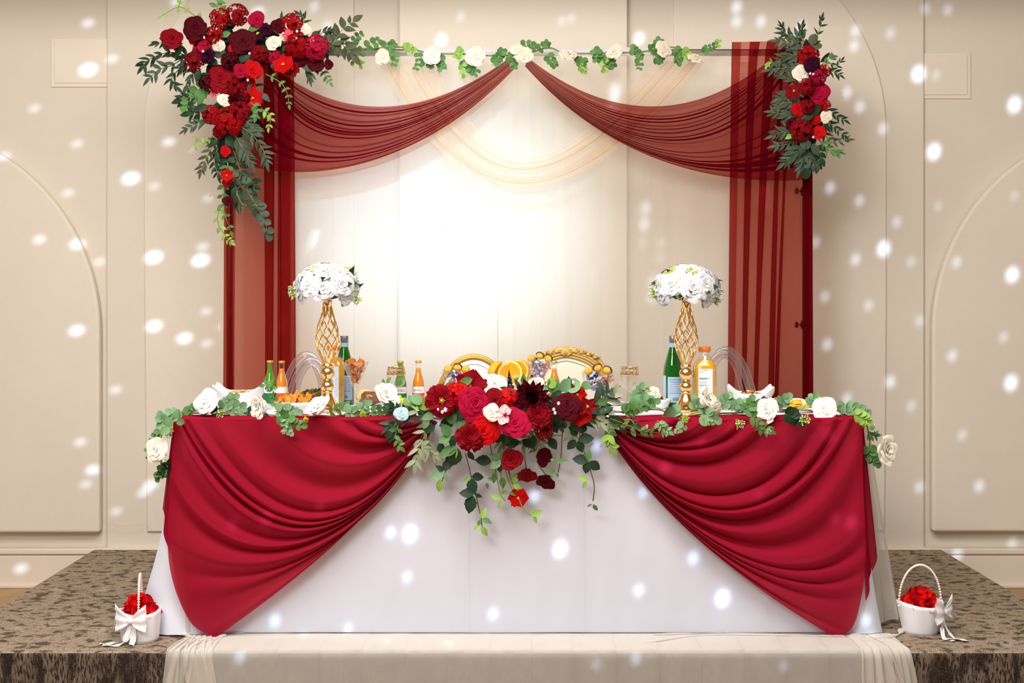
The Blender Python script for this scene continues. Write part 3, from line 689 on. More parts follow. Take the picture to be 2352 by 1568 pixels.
def poppy_mb(n=5, seed=1, pointed=False):
    r_ = random.Random(seed); mb = MB()
    for k in range(n):
        az = k*2*PI/n+r_.uniform(-.15, .15); ph = r_.random()*6; el = r_.uniform(.12, .55)
        def fn(a, b):
            wd = (.55 if not pointed else .30)*math.sin(PI*min(.5 if not pointed else 1, .08+b*(.55 if not pointed else .92)))*a*(1.15 if not pointed else 1)
            rad = .05+b*math.cos(el)*.95; z = .05+b*math.sin(el)*.8-.18*b*b+.12*a*a*b+.04*math.sin(a*5+ph)*b
            return Vector((rad*math.cos(az)-wd*math.sin(az), rad*math.sin(az)+wd*math.cos(az), z))
        mb.add(*petal_grid(5, 5, fn))
    for k in range(9):
        a = k*2.4; rr_ = .04+.016*k; mb.add(*tube([(0, 0, .05), (rr_*math.cos(a), rr_*math.sin(a), .3)], [.02, .035], 5), mi=1)
    return mb
def orchid_mb(seed=1):
    mb = MB()
    for az, L_, wd in ((PI/2, .9, .34), (PI/2+2.2, .85, .32), (PI/2-2.2, .85, .32), (.15, 1.0, .52), (PI-.15, 1.0, .52)):
        def fn(a, b):
            rad = .05+b*L_; w_ = wd*math.sin(PI*min(1, .1+b*.82))*a
            return Vector((rad*math.cos(az)-w_*math.sin(az), rad*math.sin(az)+w_*math.cos(az), .12*b-.12*b*b+.12*a*a))
        mb.add(*petal_grid(4, 5, fn))
    for s in (-1, 1): mb.add(*petal_grid(3, 3, lambda a, b: Vector((s*(.08+.16*b)+a*.08, -.05-.18*b, .10+.22*b-.1*a*a))), mi=1)
    mb.add(*sph(.10, 7, 5, c=(0, .02, .16)), mi=1); mb.add(*tube([(0, -.05, .1), (0, -.2, .22), (0, -.34, .16)], [.08, .07, .02], 6), mi=1)
    return mb
_FM = {}
def fmesh(kind, mat, mat2=None, seed=0):
    key = (kind, mat.name, mat2.name if mat2 else '', seed)
    if key in _FM: return _FM[key]
    if kind == 'rose': mb = rose_mb(15, seed+3, nu=8)
    elif kind == 'full_rose': mb = rose_mb(20, seed+5, 1.05, .012, nu=8)
    elif kind == 'side_rose': mb = rose_mb(15, seed+9, .35, .02, nu=8)
    elif kind == 'rosebud': mb = rose_mb(14, seed+2, .1)
    elif kind == 'peony': mb = peony_mb(44, seed+1, True)
    elif kind == 'carnation': mb = peony_mb(60, seed+2)
    elif kind == 'dahlia': mb = peony_mb(64, seed+3, pointed=True)
    elif kind == 'hydrangea': mb = cluster_mb(26, seed+1)
    elif kind == 'poppy': mb = poppy_mb(6, seed+1)
    elif kind == 'poinsettia': mb = poppy_mb(6, seed+1, True)
    elif kind == 'orchid': mb = orchid_mb()
    me = mb.mesh(kind, mat, mat2 or G_yel); _FM[key] = me; return me
def leaf_geo(kind):
    """unit leaf along +Y, midrib folded, face to +Z"""
    n = 9 if kind == 'serrated' else 7; V = []
    for i in range(n+1):
        t = i/n
        if kind == 'lance': w_ = .155*math.sin(PI*min(1, .04+t*.96)**.8); 
        elif kind == 'round': w_ = .44*math.sqrt(max(0, 1-(2*t-1)**2))
        elif kind == 'serrated': w_ = .33*math.sin(PI*t**.85)+(.035 if i % 2 and 0 < i < n else 0)
        else: w_ = .27*math.sin(PI*t**.82)
        if i == 0: w_ = .012
        if i == n: w_ = .004
        z = -.22*t*t if kind != 'round' else -.10*t*t; zz = z+w_*.30
        V += [Vector((-w_, t, zz)), Vector((0, t, z)), Vector((w_, t, zz))]
    Fc = []
    for i in range(n):
        a = i*3; Fc += [(a, a+1, a+4, a+3), (a+1, a+2, a+5, a+4)]
    return V, Fc
_LM = {}
def lmesh(kind, mat):
    k = (kind, mat.name)
    if k not in _LM: _LM[k] = mesh('leaf', *leaf_geo(kind), mat)
    return _LM[k]
_SM = {}
def sprigmesh(which):
    if which in _SM: return _SM[which]
    r_ = random.Random(4); mb = MB(); nb = 26
    for i in range(nb):
        t = i/nb; a = i*2.4; L_ = .75+.25*r_.random(); sp_ = .55*(1-.3*t)
        tip = Vector((math.cos(a)*sp_*r_.uniform(.3, 1), math.sin(a)*sp_*r_.uniform(.3, 1), L_))
        mb.add(*tube([(0, 0, t*.3), tip*.6, tip], .016, 3), mi=0)
        mb.add(*sph(.055*r_.uniform(.8, 1.3), 5, 4, c=tip), mi=1 if (which == 'white' and i % 3) else 0)
        mb.add(*sph(.05, 5, 4, c=tip*.7+Vector((.05, 0, 0))), mi=0)
    me = mb.mesh('floret_sprig', G_yel if which != 'white' else leafmat('lime_floret', (160, 196, 60)), G_floret if which == 'white' else G_yel); _SM[which] = me; return me
class Arr(Thing):
    """a flower arrangement; all its roses, leaves and stems are its parts"""
    def flower(s, kind, px, py, rpx, mat, Y, mat2=None, tilt=None, label=None, fwd=0.):
        if kind == 'hydrangea':
            rpx *= .86
            if mat is F_red and Y > 6: mat = F_deep
        sc = rpx*Y/F*1.1; p = P(px, py, Y-fwd)
        d = Vector((R.uniform(-.35, .35), -1, R.uniform(-.25, .4))) if tilt is None else Vector(tilt)
        return s.add({'full_rose': 'rose', 'side_rose': 'rose'}.get(kind, kind), fmesh(kind, mat, mat2, R.randrange(3) if kind in ('rose', 'peony', 'carnation') else 0), upframe(p, d, sc, R.random()*6.28), label=label)
    def leaf(s, kind, px, py, ang, L, mat, Y, sub=None, nrm=None):
        """ang: direction on the picture in degrees, 0 = right, 90 = up"""
        a = math.radians(ang); d = Vector((math.cos(a), R.uniform(-.25, .15), math.sin(a)))
        n = nrm or Vector((R.uniform(-.6, .6), -1, R.uniform(-.2, .7)))
        return s.add('leaf', lmesh(kind, mat), frame(P(px, py, Y), d, n, L*Y/F*1.05), sub=sub)
    def spray(s, pts, Y, kind, mat, L, n, spread=50, stemr=1.3, stem=None, pair=True, dY=0., tip=True, sub=True, jit=14, nrm=None):
        m_ = max(8, n); q = catmull([P(a, b, Y) for a, b in pts], m_)
        q = [v+Vector((0, dY*i/m_, 0)) for i, v in enumerate(q)]
        st_ = s.add('stem', mesh('stem', *tube(q, [stemr*Y/F*(1-.6*i/m_) for i in range(m_+1)], 5), stem or G_stem))
        for i in range(n):
            t = (i+.6)/n*m_; k = min(int(t), m_-1); p = q[k].lerp(q[k+1], t-k); dr = (q[k+1]-q[k]).normalized()
            for sd in ((1, -1) if pair else ((1,) if i % 2 else (-1,))):
                a = math.atan2(dr.z, dr.x)+sd*math.radians(spread+R.uniform(-jit, jit)); ll = L*R.uniform(.75, 1.1)*(1-.35*i/n)
                d = Vector((math.cos(a), R.uniform(-.35, .2), math.sin(a))); nn = nrm or Vector((R.uniform(-.7, .7), -1, R.uniform(-.3, .7)))
                s.add('leaf', lmesh(kind, mat), frame(p, d, nn, ll*Y/F), sub=st_ if sub else None)
        if tip:
            d = (q[-1]-q[-2]).normalized(); s.add('leaf', lmesh(kind, mat), frame(q[-1], d, (R.uniform(-.5, .5), -1, .3), L*.8*Y/F), sub=st_)
        return st_
    def florets(s, px, py, rpx, which, Y, tilt=(0, -1, .2)):
        return s.add('floret_sprig', sprigmesh(which), upframe(P(px, py, Y), tilt, rpx*Y/F*1.6, R.random()*6))
    def crystal(s, px, py, r_, Y):
        mb = MB(); mb.add(*sph(1, 6, 3, sz=1.2)); return s.add('crystal', mb.mesh('crystal', M_crystal, smooth=False), Matrix.Translation(P(px, py, Y)) @ Matrix.Diagonal((r_*Y/F,)*3+(1,)))
# ---------------------------------------------------------------- corner arrangement, top left
YA = 6.36
A = Arr('corner_flower_arrangement', 'large L-shaped arrangement of red and burgundy blooms on the top left corner of the backdrop', 'flowers', P(545, 560, YA+.12))
base = A.add('foam_cage', mesh('foam_cage', *tube([P(430, 140, YA+.1), P(480, 108, YA+.09), P(600, 110, YA+.09), P(740, 120, YA+.1)], [.02, .045, .05, .02], 10), G_dark))
A.add('foam_cage', mesh('foam_cage', *tube([P(545, 110, YA+.09), P(530, 230, YA+.09), P(515, 330, YA+.1), P(525, 450, YA+.12)], [.04, .05, .035, .012], 10), G_dark))
FL = [('rose',396,91,25,F_dark),('full_rose',451,67,28,F_burg),('rosebud',445,92,11,F_orred),('hydrangea',505,43,18,F_red),('hydrangea',545,36,20,F_dark),('rose',590,44,18,F_crim),
('rose',639,61,18,F_burg),('hydrangea',671,57,19,F_red),('rose',698,69,15,F_cream),('orchid',662,83,14,F_pink),('rose',631,101,18,F_cream),('rose',504,105,16,F_cream),('hydrangea',494,82,17,F_red),
('hydrangea',466,113,17,F_crim),('hydrangea',447,143,18,F_dark),('carnation',477,128,17,F_purp),('full_rose',560,98,29,F_burg),('rosebud',537,119,13,F_red),('poinsettia',593,80,24,F_purp),
('hydrangea',595,124,15,F_dark),('hydrangea',629,132,14,F_crim),('hydrangea',686,105,23,F_red),('rose',664,116,14,F_dark),('rose',690,131,21,F_burg),('hydrangea',727,111,23,F_crim),('rose',727,148,20,F_burg),('rosebud',757,148,11,F_burg),
('poppy',652,150,22,F_red),('poppy',672,158,16,F_dark),('rose',554,163,17,F_crim),('rose',582,163,22,F_red),('full_rose',510,184,33,F_dark),('hydrangea',478,189,16,F_burg),('poppy',568,192,20,F_red),
('hydrangea',545,201,19,F_dark),('orchid',490,211,12,F_pink),('rose',514,230,15,F_cream),('carnation',541,234,21,F_burg),('poppy',580,226,21,F_red),('hydrangea',487,264,17,F_red),('rose',499,275,14,F_dark),
('hydrangea',528,280,26,F_red),('hydrangea',550,258,19,F_dark),('carnation',503,303,14,F_dark),('rose',519,347,12,F_red),('poppy',521,403,13,F_red),('poppy',520,418,10,F_red),('rosebud',526,463,12,F_burg),
('hydrangea',528,140,16,F_burg),('carnation',610,70,16,F_purp),('hydrangea',560,225,14,F_burg),('carnation',600,150,15,F_burg)]
for k, x, y, r_, m_ in FL:
    A.flower(k, x, y, r_, m_, YA-R.uniform(-.01, .05), mat2=(G_yel if k == 'poppy' else G_stem if k == 'hydrangea' else F_orred if k == 'orchid' else None))
Ld = lambda pts, kind, mat, L, n, **kw: A.spray(pts, YA+kw.pop('dy', .02), kind, mat, L, n, **kw)
Ld([(440, 130), (390, 120), (345, 135), (330, 150)], 'lance', G_dark, 34, 8, spread=38, stem=G_dark)
Ld([(430, 128), (395, 150), (365, 160), (345, 178)], 'lance', G_grey, 34, 6, spread=40, stem=G_dark)
Ld([(440, 140), (410, 160), (392, 185), (402, 198)], 'lance', G_dark, 32, 6, spread=35, stem=G_dark)
Ld([(455, 150), (440, 175), (428, 200)], 'lance', G_grey, 30, 4, spread=30, stem=G_dark)
Ld([(420, 100), (390, 95), (360, 100)], 'lance', G_dark, 28, 4, spread=30, stem=G_dark)
Ld([(470, 60), (440, 30), (410, 16), (372, 36)], 'oval', G_lite, 17, 4, spread=50, stemr=1.6)
Ld([(410, 16), (414, 5), (418, -6)], 'oval', G_lite, 16, 2, spread=45)
Ld([(505, 40), (498, 10), (510, -12)], 'oval', G_mid, 24, 4, spread=60)
Ld([(690, 60), (700, 45), (690, 35)], 'lance', G_dark, 26, 3, spread=30)
Ld([(640, 55), (655, 40), (668, 35)], 'lance', G_dark, 22, 3, spread=35)
Ld([(740, 130), (765, 100), (785, 70), (810, 50)], 'oval', G_olive, 36, 5, spread=50, stem=G_stem)
Ld([(735, 100), (765, 95), (790, 105), (808, 125)], 'oval', G_olive, 38, 5, spread=55, stem=G_stem)
Ld([(720, 90), (740, 75), (755, 70)], 'lance', G_dark, 26, 3, spread=35)
Ld([(725, 150), (745, 170), (757, 188)], 'oval', G_mid, 17, 4, spread=60)
Ld([(700, 150), (710, 165), (712, 178)], 'lance', G_grey, 28, 3, spread=30)
Ld([(610, 170), (645, 190), (660, 215), (664, 240)], 'oval', G_mid, 16, 5, spread=60, dy=-.06)
Ld([(600, 250), (622, 265), (618, 292)], 'oval', G_lite, 18, 4, spread=55, dy=-.05)
Ld([(575, 235), (592, 250), (588, 268)], 'oval', G_mid, 20, 3, spread=55, dy=-.05)
Ld([(480, 200), (455, 205), (428, 240)], 'round', G_mid, 26, 5, spread=60)
Ld([(475, 225), (445, 225), (418, 230)], 'oval', G_dark, 34, 4, spread=50)
Ld([(485, 240), (460, 260), (440, 262)], 'oval', G_dark, 36, 3, spread=50)
Ld([(480, 275), (455, 285), (428, 298)], 'lance', G_grey, 28, 5, spread=30)
Ld([(490, 310), (470, 330), (452, 318), (450, 335)], 'oval', G_lite, 14, 4, spread=50)
Ld([(495, 320), (480, 350), (468, 375), (462, 392)], 'lance', G_olive, 28, 6, spread=38)
Ld([(500, 340), (492, 370), (500, 400)], 'lance', G_dark, 30, 5, spread=35)
Ld([(545, 285), (580, 310), (605, 345), (612, 370)], 'lance', G_grey, 34, 8, spread=42, dy=-.04, stem=G_stem)
Ld([(550, 270), (575, 285), (590, 300)], 'lance', G_grey, 30, 5, spread=40, dy=-.04)
Ld([(540, 310), (560, 345), (575, 372)], 'lance', G_grey, 34, 6, spread=38, dy=-.02)
Ld([(510, 300), (530, 330), (545, 370), (555, 400)], 'oval', G_dark, 32, 6, spread=55)
Ld([(515, 350), (530, 400), (545, 440), (548, 470)], 'oval', G_dark, 28, 8, spread=50)
Ld([(525, 370), (515, 420), (510, 470), (530, 530)], 'oval', G_mid, 22, 7, spread=60)
Ld([(505, 470), (500, 510), (520, 545), (530, 555)], 'oval', G_lite, 18, 6, spread=55)
Ld([(545, 400), (570, 440), (590, 475), (605, 500), (615, 535)], 'round', G_grey, 26, 7, spread=60, stem=G_stem)
Ld([(560, 395), (580, 420), (585, 440)], 'oval', G_dark, 26, 4, spread=60)
Ld([(540, 440), (560, 470), (590, 470)], 'oval', G_olive, 26, 4, spread=55)
for (x, y, a, L, m_) in ((540,60,150,34,G_dark),(545,62,60,30,G_mid),(570,70,20,32,G_mid),(585,62,100,26,G_mid),(525,150,60,38,G_dark),(545,140,20,34,G_dark),(520,135,120,30,G_grey),(575,128,-60,34,G_dark),(565,135,-110,30,G_dark),
    (540,170,-20,28,G_grey),(480,170,200,28,G_dark),(500,150,140,30,G_dark),(470,90,200,30,G_purp if 0 else G_dark),(420,105,230,34,G_dark),(460,160,250,30,G_dark),(610,112,-80,26,G_dark),(650,120,60,26,G_dark),(715,85,40,24,G_dark),(600,215,-40,26,G_grey),
    (590,240,-70,28,G_dark),(480,245,190,34,G_dark),(470,215,240,32,G_mid),(560,205,30,22,G_dark),(620,150,-20,26,G_dark),(640,80,120,22,G_dark),(530,75,200,26,G_mid),(500,320,220,26,G_dark),(520,310,-60,34,G_dark),(555,300,-30,30,G_mid)):
    A.leaf('oval', x, y, a, L, m_, YA-.02)
for i in range(95):
    t = R.random(); x, y = (R.uniform(455, 740), R.uniform(60, 165)) if t < .55 else (R.uniform(478, 590), R.uniform(150, 330)) if t < .88 else (R.uniform(500, 560), R.uniform(320, 440))
    A.leaf(R.choice(('oval', 'oval', 'lance')), x, y, R.uniform(0, 360), R.uniform(26, 40), R.choice((G_dark, G_dark, G_grey, G_dark, G_olive)), YA+R.uniform(.0, .06))
for x, y in ((466, 118), (573, 123), (569, 184), (519, 268), (682, 72)): A.crystal(x, y, 3.2, YA-.07)
# ---------------------------------------------------------------- right arrangement
YB2 = 6.34
A = Arr('side_flower_arrangement', 'tall arrangement of red roses and grey-green leaves on the right post of the backdrop', 'flowers', P(1850, 390, YB2+.12))
A.add('foam_cage', mesh('foam_cage', *tube([P(1855, 100, YB2+.09), P(1865, 200, YB2+.08), P(1855, 300, YB2+.08), P(1852, 380, YB2+.1)], [.02, .05, .05, .02], 10), G_dark))
for k, x, y, r_, m_ in [('hydrangea',1857,130,19,F_red),('full_rose',1863,150,20,F_purp),('rose',1838,172,19,F_cream),('hydrangea',1877,178,15,F_crim),('hydrangea',1894,163,11,F_red),('full_rose',1877,210,26,F_crim),('poppy',1824,210,19,F_dark),
 ('hydrangea',1852,200,15,F_dark),('rose',1831,251,16,F_red),('hydrangea',1853,246,14,F_dark),('rose',1869,272,16,F_red),('rose',1896,268,14,F_cream),('hydrangea',1840,300,20,F_dark),('rose',1882,306,17,F_red),('carnation',1818,285,13,F_burg),
 ('hydrangea',1895,242,10,F_red),('carnation',1862,316,13,F_purp),('carnation',1846,225,12,F_burg)]:
    A.flower(k, x, y, r_, m_, YB2-R.uniform(-.01, .05), mat2=(G_yel if k == 'poppy' else G_stem if k == 'hydrangea' else None))
Lr = lambda pts, kind, mat, L, n, **kw: A.spray(pts, YB2+kw.pop('dy', .01), kind, mat, L, n, **kw)
for pts, kd, m_, L, n in (([(1850,95),(1830,85),(1800,78)],'lance',G_grey,30,4),([(1850,110),(1820,100),(1788,95)],'lance',G_grey,32,5),([(1845,130),(1815,125),(1788,140)],'lance',G_grey,34,5),([(1840,155),(1810,155),(1772,160)],'lance',G_grey,32,6),
  ([(1840,190),(1810,180),(1785,165)],'lance',G_grey,28,5),([(1835,210),(1810,215),(1790,225)],'lance',G_grey,30,5),([(1830,240),(1805,235),(1785,245)],'lance',G_grey,30,5),([(1825,270),(1800,262),(1775,258)],'lance',G_grey,28,5),
  ([(1830,300),(1805,300),(1778,310)],'lance',G_grey,32,6),([(1835,320),(1815,330),(1785,335)],'lance',G_grey,30,5),([(1845,335),(1825,350),(1802,372)],'lance',G_grey,36,6),([(1850,340),(1845,365),(1838,385)],'lance',G_grey,34,5),
  ([(1860,110),(1875,85),(1885,60),(1888,45)],'lance',G_dark,24,4),([(1848,95),(1838,80),(1842,62)],'lance',G_dark,26,4),([(1820,90),(1800,72),(1795,62)],'lance',G_dark,24,4),
  ([(1885,150),(1905,135),(1912,132)],'oval',G_mid,18,3),([(1895,160),(1915,165),(1928,172)],'lance',G_dark,22,3),([(1895,250),(1915,262),(1938,275)],'lance',G_dark,26,4),([(1890,275),(1915,290),(1938,310)],'lance',G_dark,26,5),
  ([(1885,300),(1912,325),(1945,322)],'lance',G_olive,26,5),([(1880,320),(1905,345),(1925,350)],'lance',G_mid,26,5),([(1870,330),(1885,355),(1880,378)],'oval',G_dark,28,4),([(1855,340),(1862,370),(1855,388)],'oval',G_grey,30,4),
  ([(1780,148),(1768,142),(1762,150)],'oval',G_lite,14,2),([(1900,140),(1920,152),(1932,140)],'lance',G_dark,18,3)):
    Lr(pts, kd, m_, L, n, spread=38, pair=True)
for (x, y, a, L, kd, m_) in ((1866,104,80,26,'round',G_olive),(1862,112,20,26,'round',G_olive),(1848,385,-80,26,'round',G_dark),(1838,325,-30,26,'round',G_grey),(1885,195,-60,34,'oval',G_dark),(1880,235,-110,36,'oval',G_dark),(1870,262,200,44,'oval',G_dark),
    (1835,225,240,30,'oval',G_dark),(1830,190,0,26,'oval',G_dark),(1845,225,100,22,'oval',G_grey),(1890,285,-40,26,'oval',G_dark),(1865,330,-60,32,'oval',G_grey),(1850,330,-120,30,'oval',G_dark),(1805,315,20,18,'oval',G_lite),(1820,312,200,18,'oval',G_lite)):
    A.leaf(kd, x, y, a, L, m_, YB2-.02)
for i in range(45): A.leaf(R.choice(('oval', 'lance')), R.uniform(1815, 1890), R.uniform(110, 340), R.uniform(0, 360), R.uniform(26, 40), R.choice((G_dark, G_grey, G_dark)), YB2+R.uniform(.0, .06))
for x, y in ((1861, 169), (1868, 170), (1868, 315)): A.crystal(x, y, 3, YB2-.08)
# ---------------------------------------------------------------- top garland
YG = YB-.10
A = Arr('hanging_rose_garland', 'garland of cream roses and small round green leaves along the top rod', 'garland', P(1230, 125, YG))
gp = [(790, 108), (850, 112), (920, 108), (990, 122), (1060, 124), (1130, 128), (1200, 125), (1260, 110), (1300, 122), (1400, 122), (1480, 118), (1540, 108), (1600, 120), (1655, 105)]
q = catmull([P(a, b, YG) for a, b in gp], 80)
A.add('vine', mesh('vine', *tube(q, .0035, 6), G_stem))
for x, y, r_, t_ in ((880,131,17,(-.2,-1,.1)),(993,129,20,(.1,-1,.2)),(1093,131,22,(.1,-1,.1)),(1203,129,20,(0,-1,.3)),(1305,129,20,(.2,-.7,.7)),(1413,123,20,(-.5,-.8,.6)),(1522,114,19,(.4,-.9,.3)),(1597,138,18,(.2,-.6,.8)),(1187,116,14,(-.3,-1,.6))):
    A.flower('full_rose', x, y, r_, petal('peach_ivory_petal', (232, 218, 196), .04), YG-.03, tilt=t_)
for pts, m_, L, n in (([(800,115),(815,90),(832,78)],G_mid,15,4),([(815,125),(850,105),(872,92)],G_mid,18,4),([(870,110),(895,105),(905,100)],G_mid,17,4),([(895,115),(908,130),(905,150)],G_mid,15,4),([(925,112),(940,108),(950,118)],G_lite,16,5),
  ([(960,115),(962,140),(955,160)],G_mid,15,4),([(1005,125),(1012,145),(1015,158)],G_mid,17,4),([(965,135),(985,145),(995,150)],G_mid,15,4),([(1045,115),(1055,120),(1050,132)],G_lite,16,4),([(1062,135),(1075,150),(1085,162)],G_mid,18,5),
  ([(1055,140),(1070,160),(1062,172)],G_lite,14,3),([(1085,150),(1095,160),(1088,172)],G_mid,14,3),([(1130,150),(1145,130),(1155,115)],G_mid,17,5),([(1160,125),(1178,140),(1180,155)],G_mid,16,4),([(1195,108),(1215,102),(1230,110)],G_mid,15,4),
  ([(1230,118),(1250,105),(1258,98)],G_mid,15,4),([(1255,122),(1268,140),(1275,152)],G_mid,16,4),([(1318,145),(1335,140),(1345,145)],G_mid,16,4),([(1325,150),(1340,158),(1342,166)],G_lite,14,3),([(1360,112),(1372,125),(1370,140)],G_mid,17,5),
  ([(1385,120),(1398,140),(1408,152)],G_mid,18,5),([(1380,135),(1392,150),(1390,165)],G_lite,15,3),([(1445,112),(1462,118),(1472,130)],G_mid,16,5),([(1462,125),(1470,145),(1468,160)],G_mid,14,3),([(1490,120),(1505,108),(1518,90)],G_mid,16,4),
  ([(1500,130),(1512,138),(1520,140)],G_mid,15,3),([(1548,110),(1560,125),(1556,145)],G_mid,17,5),([(1565,112),(1575,125),(1582,130)],G_lite,16,4),([(1612,125),(1625,112),(1640,105)],G_mid,14,4),([(1640,112),(1650,100),(1652,94)],G_lite,12,2),([(800,130),(825,150),(832,142)],G_lite,15,3)):
    A.spray(pts, YG-.02, 'round', m_, L, n, spread=58, stemr=.8, tip=False)
# ---------------------------------------------------------------- garland on the table
def table_garland(label, pts, roses, sprays, flo, at):
    A = Arr('table_rose_garland', label, 'garland', at)
    q = catmull([P(a, b, c) for a, b, c in pts], 90); A.add('vine', mesh('vine', *tube(q, .003, 6), G_stem))
    q2 = [v+Vector((0, .01*math.sin(i*.5), .006*math.cos(i*.45))) for i, v in enumerate(q)]; A.add('vine', mesh('vine', *tube(q2, .002, 5), leafmat('lime_stem', (150, 170, 60))))
    for x, y, r_, Y, t_ in roses: A.flower('side_rose' if abs(t_[0]) > .6 or t_[2] > .6 else 'full_rose', x, y, r_, F_ivory, Y, tilt=t_, fwd=.045)
    for p_, Y, kd, m_, L, n in sprays: A.spray(p_, Y if max(b for a, b in p_) < 962 or p_[0][0] < 392 or p_[0][0] > 1980 else 4.945, kd, m_, L, n, spread=56, stemr=1.0, tip=True)
    for x, y, r_, wh, Y in flo: A.florets(x, y, r_, wh, 4.95 if (y > 950 and 392 < x < 1980) else Y, (R.uniform(-.5, .5), -1, R.uniform(-.9, -.1)))
    return A
table_garland('garland of white roses and round eucalyptus leaves along the left table edge', [(372,1090,5.05),(368,1020,5.04),(380,975,5.06),(405,952,5.10),(470,948,5.12),(540,948,5.12),(610,952,5.10),(680,958,5.07),(740,957,5.07),(800,952,5.10),(870,946,5.12),(930,940,5.12),(975,945,5.08)],
 [(478,927,30,5.12,(-.4,-.8,.5)),(604,937,29,5.08,(-.9,-.7,.1)),(735,941,27,5.05,(-.5,-.6,.8)),(881,911,30,5.12,(.7,-.7,.6)),(366,1034,29,5.03,(-.5,-.9,.2))],
 [([(455,950),(470,935),(478,925)],5.08,'round',G_euca,23,4),([(440,955),(428,950),(445,935)],5.08,'round',G_mid,22,4),([(510,940),(520,925),(535,915)],5.08,'round',G_euca,23,4),([(520,945),(545,935),(560,945)],5.08,'round',G_euca,22,4),
  ([(560,950),(580,948),(600,950)],5.08,'oval',G_dark,22,3),([(630,945),(655,940),(680,945)],5.03,'round',G_euca,22,5),([(640,950),(660,965),(690,975)],5.02,'round',G_mid,22,5),([(620,900),(625,885),(610,885)],5.10,'oval',G_mid,22,3),([(640,940),(630,915),(618,895)],5.10,'oval',G_mid,18,4),
  ([(660,955),(655,975),(665,990)],5.01,'round',G_euca,18,4),([(750,950),(775,940),(790,930)],5.08,'oval',G_mid,22,4),([(790,950),(815,945),(840,930)],5.07,'round',G_euca,22,5),([(830,950),(860,945),(885,940)],5.07,'round',G_mid,20,4),([(880,940),(905,935),(900,915)],5.1,'round',G_euca,22,4),
  ([(895,945),(925,935),(945,920)],5.08,'oval',G_euca,24,5),([(930,950),(950,930),(975,925)],5.05,'round',G_lite,24,4),([(395,985),(380,975),(372,960)],5.06,'round',G_euca,24,3),([(400,965),(410,958),(395,950)],5.06,'round',G_euca,24,3),([(375,990),(355,1005),(345,1020)],5.04,'round',G_mid,16,4),
  ([(350,1030),(340,1040),(342,1050)],5.04,'round',G_mid,13,2),([(380,1055),(385,1075),(368,1090)],5.04,'round',G_dark,20,4),([(388,1070),(372,1082),(365,1095)],5.04,'round',G_mid,18,2),([(870,905),(878,895),(888,880)],5.12,'oval',G_mid,22,2),([(500,960),(490,955),(500,945)],5.08,'oval',G_dark,24,2)],
 [(512,938,16,'white',5.06),(390,978,18,'lime',5.05),(385,990,14,'white',5.04),(652,948,14,'white',5.04),(700,955,10,'lime',5.04),(830,942,12,'lime',5.06),(655,985,8,'white',5.0)], P(680, 957, 5.07))
table_garland('garland of white roses and round eucalyptus leaves along the right table edge', [(1395,945,5.08),(1450,945,5.08),(1510,940,5.12),(1560,955,5.10),(1620,950,5.12),(1690,948,5.12),(1750,945,5.10),(1820,940,5.12),(1880,945,5.12),(1945,942,5.12),(1985,960,5.08),(1998,1010,5.06),(1996,1060,5.06)],
 [(1616,922,30,5.12,(.8,-.5,.5)),(1768,945,28,5.07,(-.7,-.8,.2)),(1893,943,27,5.10,(-.2,-1,.3)),(2027,1034,31,5.05,(.7,-.9,.1)),(1500,905,17,5.2,(.6,-.8,.4)),(1640,935,16,5.10,(.5,-1,-.3))],
 [([(1470,940),(1460,915),(1470,895)],5.12,'round',G_euca,25,4),([(1450,945),(1470,925),(1485,920)],5.08,'round',G_euca,28,4),([(1430,950),(1455,940),(1500,925)],5.06,'round',G_mid,24,5),([(1520,955),(1545,960),(1550,950)],5.05,'round',G_euca,30,5),([(1600,945),(1605,935),(1600,925)],5.06,'round',G_euca,27,3),
  ([(1610,950),(1625,955),(1640,962)],5.04,'round',G_euca,26,4),([(1660,940),(1662,925),(1670,915)],5.10,'round',G_euca,24,4),([(1680,945),(1690,930),(1710,928)],5.10,'round',G_euca,23,4),([(1705,950),(1718,940),(1725,922)],5.08,'round',G_mid,23,3),([(1735,940),(1750,930),(1758,925)],5.08,'round',G_mid,22,3),
  ([(1720,955),(1740,965),(1745,985)],5.02,'oval',G_mid,22,4),([(1745,975),(1760,985),(1770,990)],5.01,'oval',G_mid,20,3),([(1800,945),(1795,925),(1805,915)],5.10,'round',G_euca,24,3),([(1800,950),(1815,955),(1830,965)],5.06,'round',G_dark,28,4),([(1860,935),(1865,925),(1870,915)],5.12,'round',G_euca,22,3),
  ([(1925,955),(1940,945),(1935,935)],5.10,'round',G_euca,22,3),([(1940,945),(1960,940),(1985,945)],5.10,'round',G_euca,24,5),([(1960,950),(1975,955),(1990,965)],5.08,'round',G_lite,22,4),([(1990,990),(2000,1000),(2010,1000)],5.05,'oval',G_mid,20,3),([(1995,1020),(1998,1045),(2010,1060)],5.05,'round',G_mid,24,5),
  ([(1400,960),(1440,975),(1480,990),(1530,995)],5.0,'oval',G_mid,20,6),([(1510,965),(1520,980),(1535,990)],5.0,'oval',G_euca,22,4),([(1560,960),(1570,975),(1560,985)],5.0,'round',G_euca,18,3)],
 [(1565,955,14,'lime',5.04),(1690,962,17,'white',5.03),(1845,957,19,'white',5.04),(1985,965,18,'lime',5.06),(2000,975,14,'white',5.05),(1556,985,9,'white',5.0),(1482,888,12,'white',5.15),(1768,985,9,'white',5.0),(1632,958,12,'white',5.03)], P(1690, 957, 5.07))
